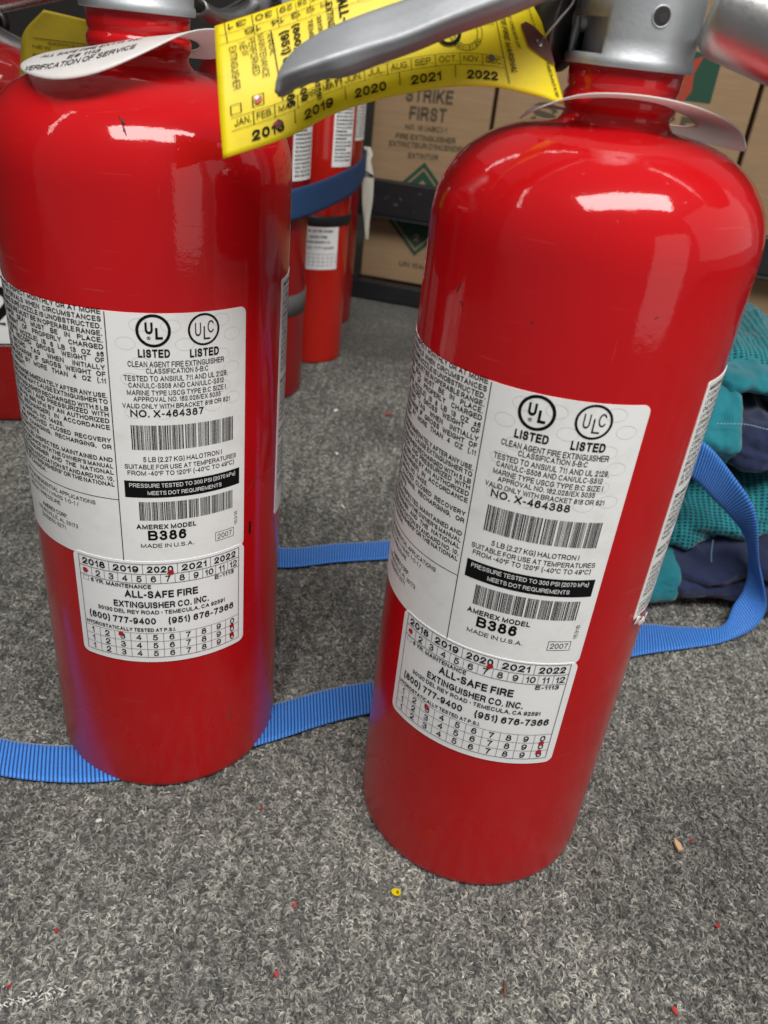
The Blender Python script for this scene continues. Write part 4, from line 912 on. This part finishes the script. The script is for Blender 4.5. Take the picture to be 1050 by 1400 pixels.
# scuffed print on the guard rail
K = Ink(lambda u, v, l: (u / 1000, -.0224, v / 1000)); 
for i in range(14):
    random.seed(60 + i); x = random.uniform(10, 110); K.blob(x, random.uniform(123, 150), random.uniform(.6, 1.6), 0, 0, i, 7)
tag(K.mb.build('scuffs', greyband, RK, smooth=False), kind='stuff')
def box(label, x0, x1, z0, z1, dep=.30, yaw=0, prints=None):
    o = empty('cardboard_box', RO + Matrix.Rotation(RY, 3, 'Z') @ Vector(((x0 + x1) / 2, .0035, z0)), RY + yaw); tag(o, label, 'box', 'cardboard boxes on the rack')
    W = x1 - x0 - .002; H = z1 - z0
    mb = MB(); mb.box((0, dep / 2, H / 2), (W, dep, H)); bevel(mb.build('carton', cardm, o, smooth=False), .002)
    mb = MB(); mb.box((0, dep / 2, H + .0012), (W * .25, dep * .98, .002)); mb.build('packing_tape', tapem, o, smooth=False)
    if prints:
        K = Ink(lambda u, v, l: (u / 1000 - (x0 + x1) / 2, -.0007 - l, v / 1000 - z0)); prints(K); K.mb.build('lettering', [cardink, greenink, flameink, cardm], o, smooth=False)
    return o
def dia(K, u, v, r_, wd, mi=1): 
    P = [(u, v - r_), (u + r_, v), (u, v + r_), (u - r_, v)]; Q = [(u, v - r_ + wd * 1.41), (u + r_ - wd * 1.41, v), (u, v + r_ - wd * 1.41), (u - r_ + wd * 1.41, v)]
    for i in range(4): j = (i + 1) % 4; K.poly([P[i], P[j], Q[j], Q[i]], mi)
def prA(K):
    s = .012
    K.text('STRIKE', 46, 107, 252, 16, .04, v1=254.5); K.text('FIRST', 53, 101, 231.5, 16, .04, v1=233.5)
    K.text('NO. 10 (ABC)-1', 49, 104, 220, 6, .03, v1=222); K.text('FIRE EXTINGUISHER', 38, 117, 207.5, 7, .03, v1=210.5); K.text("EXTINCTEUR D'INCENDIE", 30, 127, 198, 6.5, .03, v1=202); K.text('EXTINTOR', 57, 97, 186.5, 6.5, .03, v1=188.5)
    dia(K, 80, 124, 60, 4.5); K.poly([(80, 124 - 50), (130, 124), (80, 174), (30, 124)], 1); K.poly([(80, 162), (71, 153), (71, 147), (89, 147), (89, 153)], 3, .0002)
    K.text('2', 76.5, 84, 84, 9, .03, mi=3, lift=.0003); K.text('UN 1044', 60, 100, 47.5, 7, .03)
def prB(K):
    K.text('STRIKE', 206, 414, 243, 27, .05, v1=247); K.text('FIRST', 230, 390, 195, 27, .05)
    K.poly([(352, 290), (352, 340), (410, 340), (410, 290)], 1)
    K.poly([(330, 286), (328, 305), (338, 320), (346, 345), (352, 332), (358, 350), (372, 360), (364, 340), (368, 322), (376, 330), (390, 337), (384, 318), (386, 300), (378, 286)], 2, .0002)
    K.poly([(352, 290), (350, 312), (360, 330), (357, 306), (362, 290)], 3, .0004)
    dia(K, 310, 110, 55, 4.5); K.text('UN 1044', 290, 330, 40, 7, .03)
def prC(K): K.text('STRIKE', 500, 690, 243, 27, .05); K.text('FIRST', 520, 670, 195, 27, .05)
box('cardboard box with green diamond and small extinguisher lettering, beside the red extinguishers', .004, .158, .0255, .41, prints=prA)
box('cardboard box with red flame and green square logo, behind the right extinguisher neck', .161, .459, .0255, .42, yaw=.006, prints=prB)
box('cardboard box at the right edge of the rack, beyond the seam', .462, .77, .0255, .42, prints=prC)
# ------------------------------------------------------------------ teal and navy bag
BG = empty('folded_bag', (.26, .50, 0)); tag(BG, 'teal mesh and navy folded bag lying behind the right extinguisher', 'bag')
def fold(name, m, x0, x1, yc, ry, zc, rz, tilt=0, sq=2.6, amp=.0062, seed=0, bow=0, n=220, k=110, yb=0):
    """one folded layer: pillow cross-section swept along x"""
    mb = MB(); L = x1 - x0
    def P(a, c_):
        th = 2 * pi * c_; e = min(1, (1 - abs(2 * a - 1) ** 7)) ** .45 if 0 < a < 1 else 0
        ct, st = cos(th), sin(th); kk = (abs(ct) ** sq + abs(st) ** sq) ** (-1 / sq)
        x = x0 + L * a; y = yc + ry * kk * ct * (e * .9 + .1) + yb * a; z_ = zc + tilt * (a - .5) * L + bow * sin(pi * a) + rz * kk * st * e
        q_ = Vector((x * 26 + seed, y * 20, z_ * 60 + seed)); q2 = Vector((x * 20 + z_ * 34 + seed * 3, y * 9, z_ * 22 - x * 14))
        ridge = (1 - 2.4 * abs(noise.noise(q2))); fine = noise.noise(Vector((x * 150, y * 90, z_ * 160 + seed)))
        d = amp * (1.3 * noise.fractal(q_, 1, 2, 4) + 1.1 * max(-.6, ridge) + .14 * fine - .2) * e
        return Vector((x - .26, y - .50 + d * ct, z_ + d * st))
    mb.grid(P, n, k, flip=True)
    o = mb.build(name, m, BG)
    uv = o.data.uv_layers.new(name='UV'); vs = o.data.vertices
    for lp in o.data.loops: q = vs[lp.vertex_index].co; uv.data[lp.index].uv = (q.x * 1.0, (q.z + q.y) * 1.0)
    return o
fold('navy_panel', navym, .170, .400, .535, .072, .0165, .0150, .00, seed=1, amp=.0045)
fold('teal_corner', tealm, .172, .2110, .505, .050, .0160, .0165, 0, seed=9, amp=.003)
fold('navy_panel', navym, .172, .400, .545, .075, .0430, .0150, .24, seed=2, amp=.0045, yb=-.02)
fold('mesh_panel', tealmesh, .175, .400, .556, .070, .0640, .0250, .26, seed=3, sq=2.0, amp=.007)
fold('navy_panel', navym, .2145, .400, .565, .074, .1150, .0170, .10, seed=4, amp=.0075, yb=-.01)
fold('teal_panel', tealm, .178, .2330, .566, .075, .1120, .0270, .15, seed=5, amp=.0075, sq=2.1)
fold('teal_panel', tealm, .186, .400, .588, .066, .1360, .0140, -.16, seed=6, amp=.008, sq=2.0)
fold('mesh_panel', tealmesh, .205, .400, .612, .060, .1500, .0120, .04, seed=7, amp=.008, sq=2.0)
def stitch(pts):
    mb = MB(); n = 26
    for i in range(n):
        a, c_ = catmull(pts, i / n), catmull(pts, (i + .6) / n); mb.tube([a - BG.location, c_ - BG.location], .00035, 5)
    mb.build('stitching', threadm, BG)
stitch([(.2060, .4885, .1300), (.2230, .4850, .1330), (.2420, .4855, .1310), (.2700, .4850, .1340)])
stitch([(.2280, .4690, .0270), (.2500, .4690, .0300), (.2800, .4690, .0310)])
stitch([(.2200, .4670, .0560), (.2215, .4665, .0470), (.2240, .4670, .0390)])
# teal cloth lying on the rack shelf behind the base rail
mb = MB()
def tc(a, c_):
    th = 2 * pi * c_; e = (1 - abs(2 * a - 1) ** 5) ** .5 if 0 < a < 1 else 0
    x = .47 + .25 * a; d = .003 * noise.fractal(Vector((x * 30, th, 0)), 1, 2, 4)
    return RO + Matrix.Rotation(RY, 3, 'Z') @ Vector((x, -.045 + .020 * cos(th) * e, .030 + (.020 + d) * sin(th) * e))
mb.grid(tc, 50, 24, flip=True); o = mb.build('teal_cloth', tealm); tag(o, 'teal cloth bundle lying in front of the rack at the right edge', 'cloth')

# ------------------------------------------------------------------ small marks and litter
K = Ink(cyl_map(R + .00012)); K.line([(-49.1, 142.0), (-49.1, 135.6)], 1.2, step=9); K.mb.build('black_mark', ink, EXL, smooth=False)
chipm = mat('bare_chip', (.05, .025, .02), .5); scuffm = mat('grey_scuff', (.20, .05, .045), .5)
def mark(root, u, v, L, ang, wd, m, seed=0):
    K = Ink(cyl_map(R + .00010)); rnd = random.Random(seed); x, y = u, v
    pts = [(x, y)]
    for i in range(6): ang_ = ang + rnd.uniform(-.5, .5); x += L / 6 * cos(ang_); y += L / 6 * sin(ang_); pts.append((x, y))
    for i in range(6): K.line([pts[i], pts[i + 1]], wd * rnd.uniform(.4, 1.2), step=.5)
    K.mb.build('paint_chip', m, root, smooth=False)
mark(EXR, -123, 258, 3.2, 1.2, .7, chipm, 1); mark(EXR, -121, 255.5, 2.2, -.6, .5, chipm, 2); mark(EXL, -57.5, 118, 3.5, .3, .10, scuffm, 3)
mark(EXL, -61, 37, 4.2, 1.3, .8, scuffm, 4); mark(EXL, -60.5, 34, 2.2, 1.7, .9, scuffm, 5); mark(EXL, -50, 158, 9, .5, .22, scuffm, 6); mark(EXL, -48, 160, 7, .4, .16, scuffm, 7); mark(EXL, -52, 156, 5, .7, .15, scuffm, 8)
mark(EXR, -95, 256, 1.1, .5, .5, chipm, 9); mark(EXR, -60, 262, 1.0, .5, .4, chipm, 10); mark(EXR, -122, 62, 6, 1.5, .12, scuffm, 11); mark(EXR, -58, 30, 7, 1.9, .10, scuffm, 12)
# dark nick on the left shoulder
def dome_pt(a, z_):
    pr = body_profile(R, .272, .3065, .0168, .3235); 
    for (r0, z0), (r1, z1) in zip(pr[:-1], pr[1:]):
        if z0 <= z_ <= z1 and z0 > .1: r_ = r0 + (r1 - r0) * (z_ - z0) / (z1 - z0); break
    return Vector(((r_ + .00015) * cos(a), (r_ + .00015) * sin(a), z_ + .00012))
mb = MB()
a0 = math.atan2(.2725 - .3179, -.0938 + .1022) - .3625
for (da, z_a, db, z_b, wd) in ((-.028, .2945, .0, .2925, .0004), (0, .2925, .022, .2895, .0005), (-.010, .2938, .012, .2925, .0006), (.0, .2930, .006, .2905, .0004)):
    A, B = dome_pt(a0 + da, z_a), dome_pt(a0 + db, z_b); mb.tube([A, (A + B) / 2, B], [wd * .3, wd * .6, wd * .2], 5)
mb.build('paint_chip', chipm, EXL)
def scrap(name, label, cat, x, y, L, W, rz, m, h=.0006, seed=0, group=None, z=.0012, shape=None):
    rnd = random.Random(seed); n = 9; pts = shape or [(L / 2 * cos(2 * pi * i / n) * rnd.uniform(.7, 1.1), W / 2 * sin(2 * pi * i / n) * rnd.uniform(.7, 1.1)) for i in range(n)]; n = len(pts)
    v = [(a, c_, h + .0006 * sin(a / L * 4)) for a, c_ in pts] + [(a, c_, .0006 * sin(a / L * 4)) for a, c_ in pts]
    f = [tuple(range(n)), tuple(range(n, 2 * n))[::-1]] + [(i, i + n, (i + 1) % n + n, (i + 1) % n) for i in range(n)]
    mb = MB(); mb.add(v, f); o = mb.build(name, m, smooth=False); o.location = (x, y, z); o.rotation_euler = (rnd.uniform(-.3, .3), rnd.uniform(-.3, .3), rz); tag(o, label, cat, group); return o
redp = mat('red_paper', (.42, .03, .03), .7); woodm = mat('pale_wood', (.55, .36, .20), .7); brown2 = mat('brown_sliver', (.16, .07, .035), .7); lint = mat('white_lint', (.75, .74, .70), .9)
G = 'red scraps scattered on the carpet'
for i, (x, y, L, W, rz, lab) in enumerate(((-.0424, .2580, .0017, .0014, 0, 'tiny red scrap just below the left extinguisher foot'), (-.1123, .1884, .0022, .0018, 1, 'tiny red scrap on carpet at the lower left'), (-.0217, .1808, .0022, .0018, 2, 'tiny red scrap on carpet at the bottom, left of centre'),
        (-.0190, .2109, .0030, .0014, 1.4, 'red scrap on carpet between the two extinguisher feet, nearer camera'), (.1669, .2237, .0020, .0018, .4, 'tiny red scrap on carpet at the lower right edge'), (.1380, .1841, .0038, .0018, 1.9, 'narrow red scrap on carpet at the bottom right'), (.1667, .2674, .0018, .0014, 0, 'tiny red scrap beside the pale wood chip'), (-.0071, .7381, .010, .003, .1, 'thin red scrap on the carpet far behind, between the extinguishers'), (-.1210, .1650, .002, .0017, 0, 'tiny red scrap at the left edge near white lint'))):
    scrap('red_scrap', lab, 'paper scrap', x, y, L, W, rz, redp, seed=i, group=G)
scrap('wood_chip', 'pale wood chip lying on the carpet at the right', 'wood chip', .1589, .2623, 0, 0, 1.9, woodm, h=.0012, shape=[(-.0024, -.0012), (.0020, -.0010), (.0036, .0002), (.0008, .0014), (-.0022, .0012)]) if False else None
mb = MB(); pts = [(-.0026, -.0010), (.0008, -.0015), (.0038, 0), (.0012, .0013), (-.0024, .0014)]; n = 5
mb.add([(a, c_, .0014 + .12 * a) for a, c_ in pts] + [(a, c_, .12 * a) for a, c_ in pts], [tuple(range(n)), tuple(range(n, 2 * n))[::-1]] + [(i, i + n, (i + 1) % n + n, (i + 1) % n) for i in range(n)])
o = mb.build('wood_chip', woodm, smooth=False); o.location = (.1592, .2630, .0015); o.rotation_euler = (0, 0, 1.9); tag(o, 'pale wood chip lying on the carpet at the right', 'wood chip')
mb = MB(); mb.tube([(0, -.0035, 0), (.0004, 0, .0006), (0, .0035, 0)], [.0003, .0008, .0003], 6); o = mb.build('wood_sliver', brown2); o.location = (.0691, .1851, .0016); tag(o, 'small brown sliver on the carpet below the right extinguisher', 'wood chip')
mb = lathe([(0, 0), (.0021, 0), (.0021, .0003), (0, .0003)], 20); YD = mb.build('paper_dot', tagyellow, smooth=False); YD.location = (.0241, .2220, .0016); YD.rotation_euler = (-.2, .15, .5); tag(YD, 'round yellow punched paper dot on the carpet before the right extinguisher', 'paper scrap')
K = Ink(lambda u, v, l: (u / 1000, v / 1000, .0004)); K.text('5', -.6, .6, -.9, 1.8, .03, ang=-.6); K.mb.build('numeral', ink, YD, smooth=False)
for i, (x, y, L, lab) in enumerate(((-.1145, .2412, .0035, 'white fleck on carpet below the blue strap at left'), (-.0583, .7328, .006, 'white fleck on the far carpet beside the back extinguishers'), (-.0475, .6399, .004, 'white fleck on the carpet midway between the extinguishers'), (-.0324, .5489, .004, 'white fleck on the carpet just behind the rear strap'))):
    scrap('lint_fleck', lab, 'lint', x, y, L, L * .6, i, lint, seed=20 + i, group='white lint flecks on the carpet')
mb = MB(); rnd = random.Random(8)
for i in range(60):
    a = rnd.random(); x = -.124 + .024 * a + rnd.gauss(0, .001); y = .1575 + .0085 * a + rnd.gauss(0, .0012); d = Vector((rnd.uniform(-1, 1), rnd.uniform(-.5, .5), .2)) * .0016
    mb.tube([Vector((x, y, 0)) - d, Vector((x, y, .0006)), Vector((x, y, 0)) + d], .00022, 4)
o = mb.build('lint_streak', lint); o.location.z = .0006; tag(o, 'streak of white lint fibres in the bottom left corner of the carpet', 'lint')
# torn bits at the foot of the right side label
def torn():
    mb = MB(); rnd = random.Random(2)
    for i in range(5):
        u = -27.5 + i * 1.8; v = 142.5 + rnd.uniform(-1.0, 1.5); r0 = 1.7; pts = []
        for k in range(7):
            a = 2 * pi * k / 7; rr_ = r0 * rnd.uniform(.5, 1.2); th = (u + rr_ * cos(a)) / 1000 / R; rad = R + .0006 + rnd.uniform(0, .0016); pts.append((rad * cos(th), rad * sin(th), (v + rr_ * sin(a)) / 1000))
        mb.add(pts, [tuple(range(7))])
    o = mb.build('torn_paper', tagwhite, EXR, smooth=False); md = o.modifiers.new('s', 'SOLIDIFY'); md.thickness = .0003
torn()
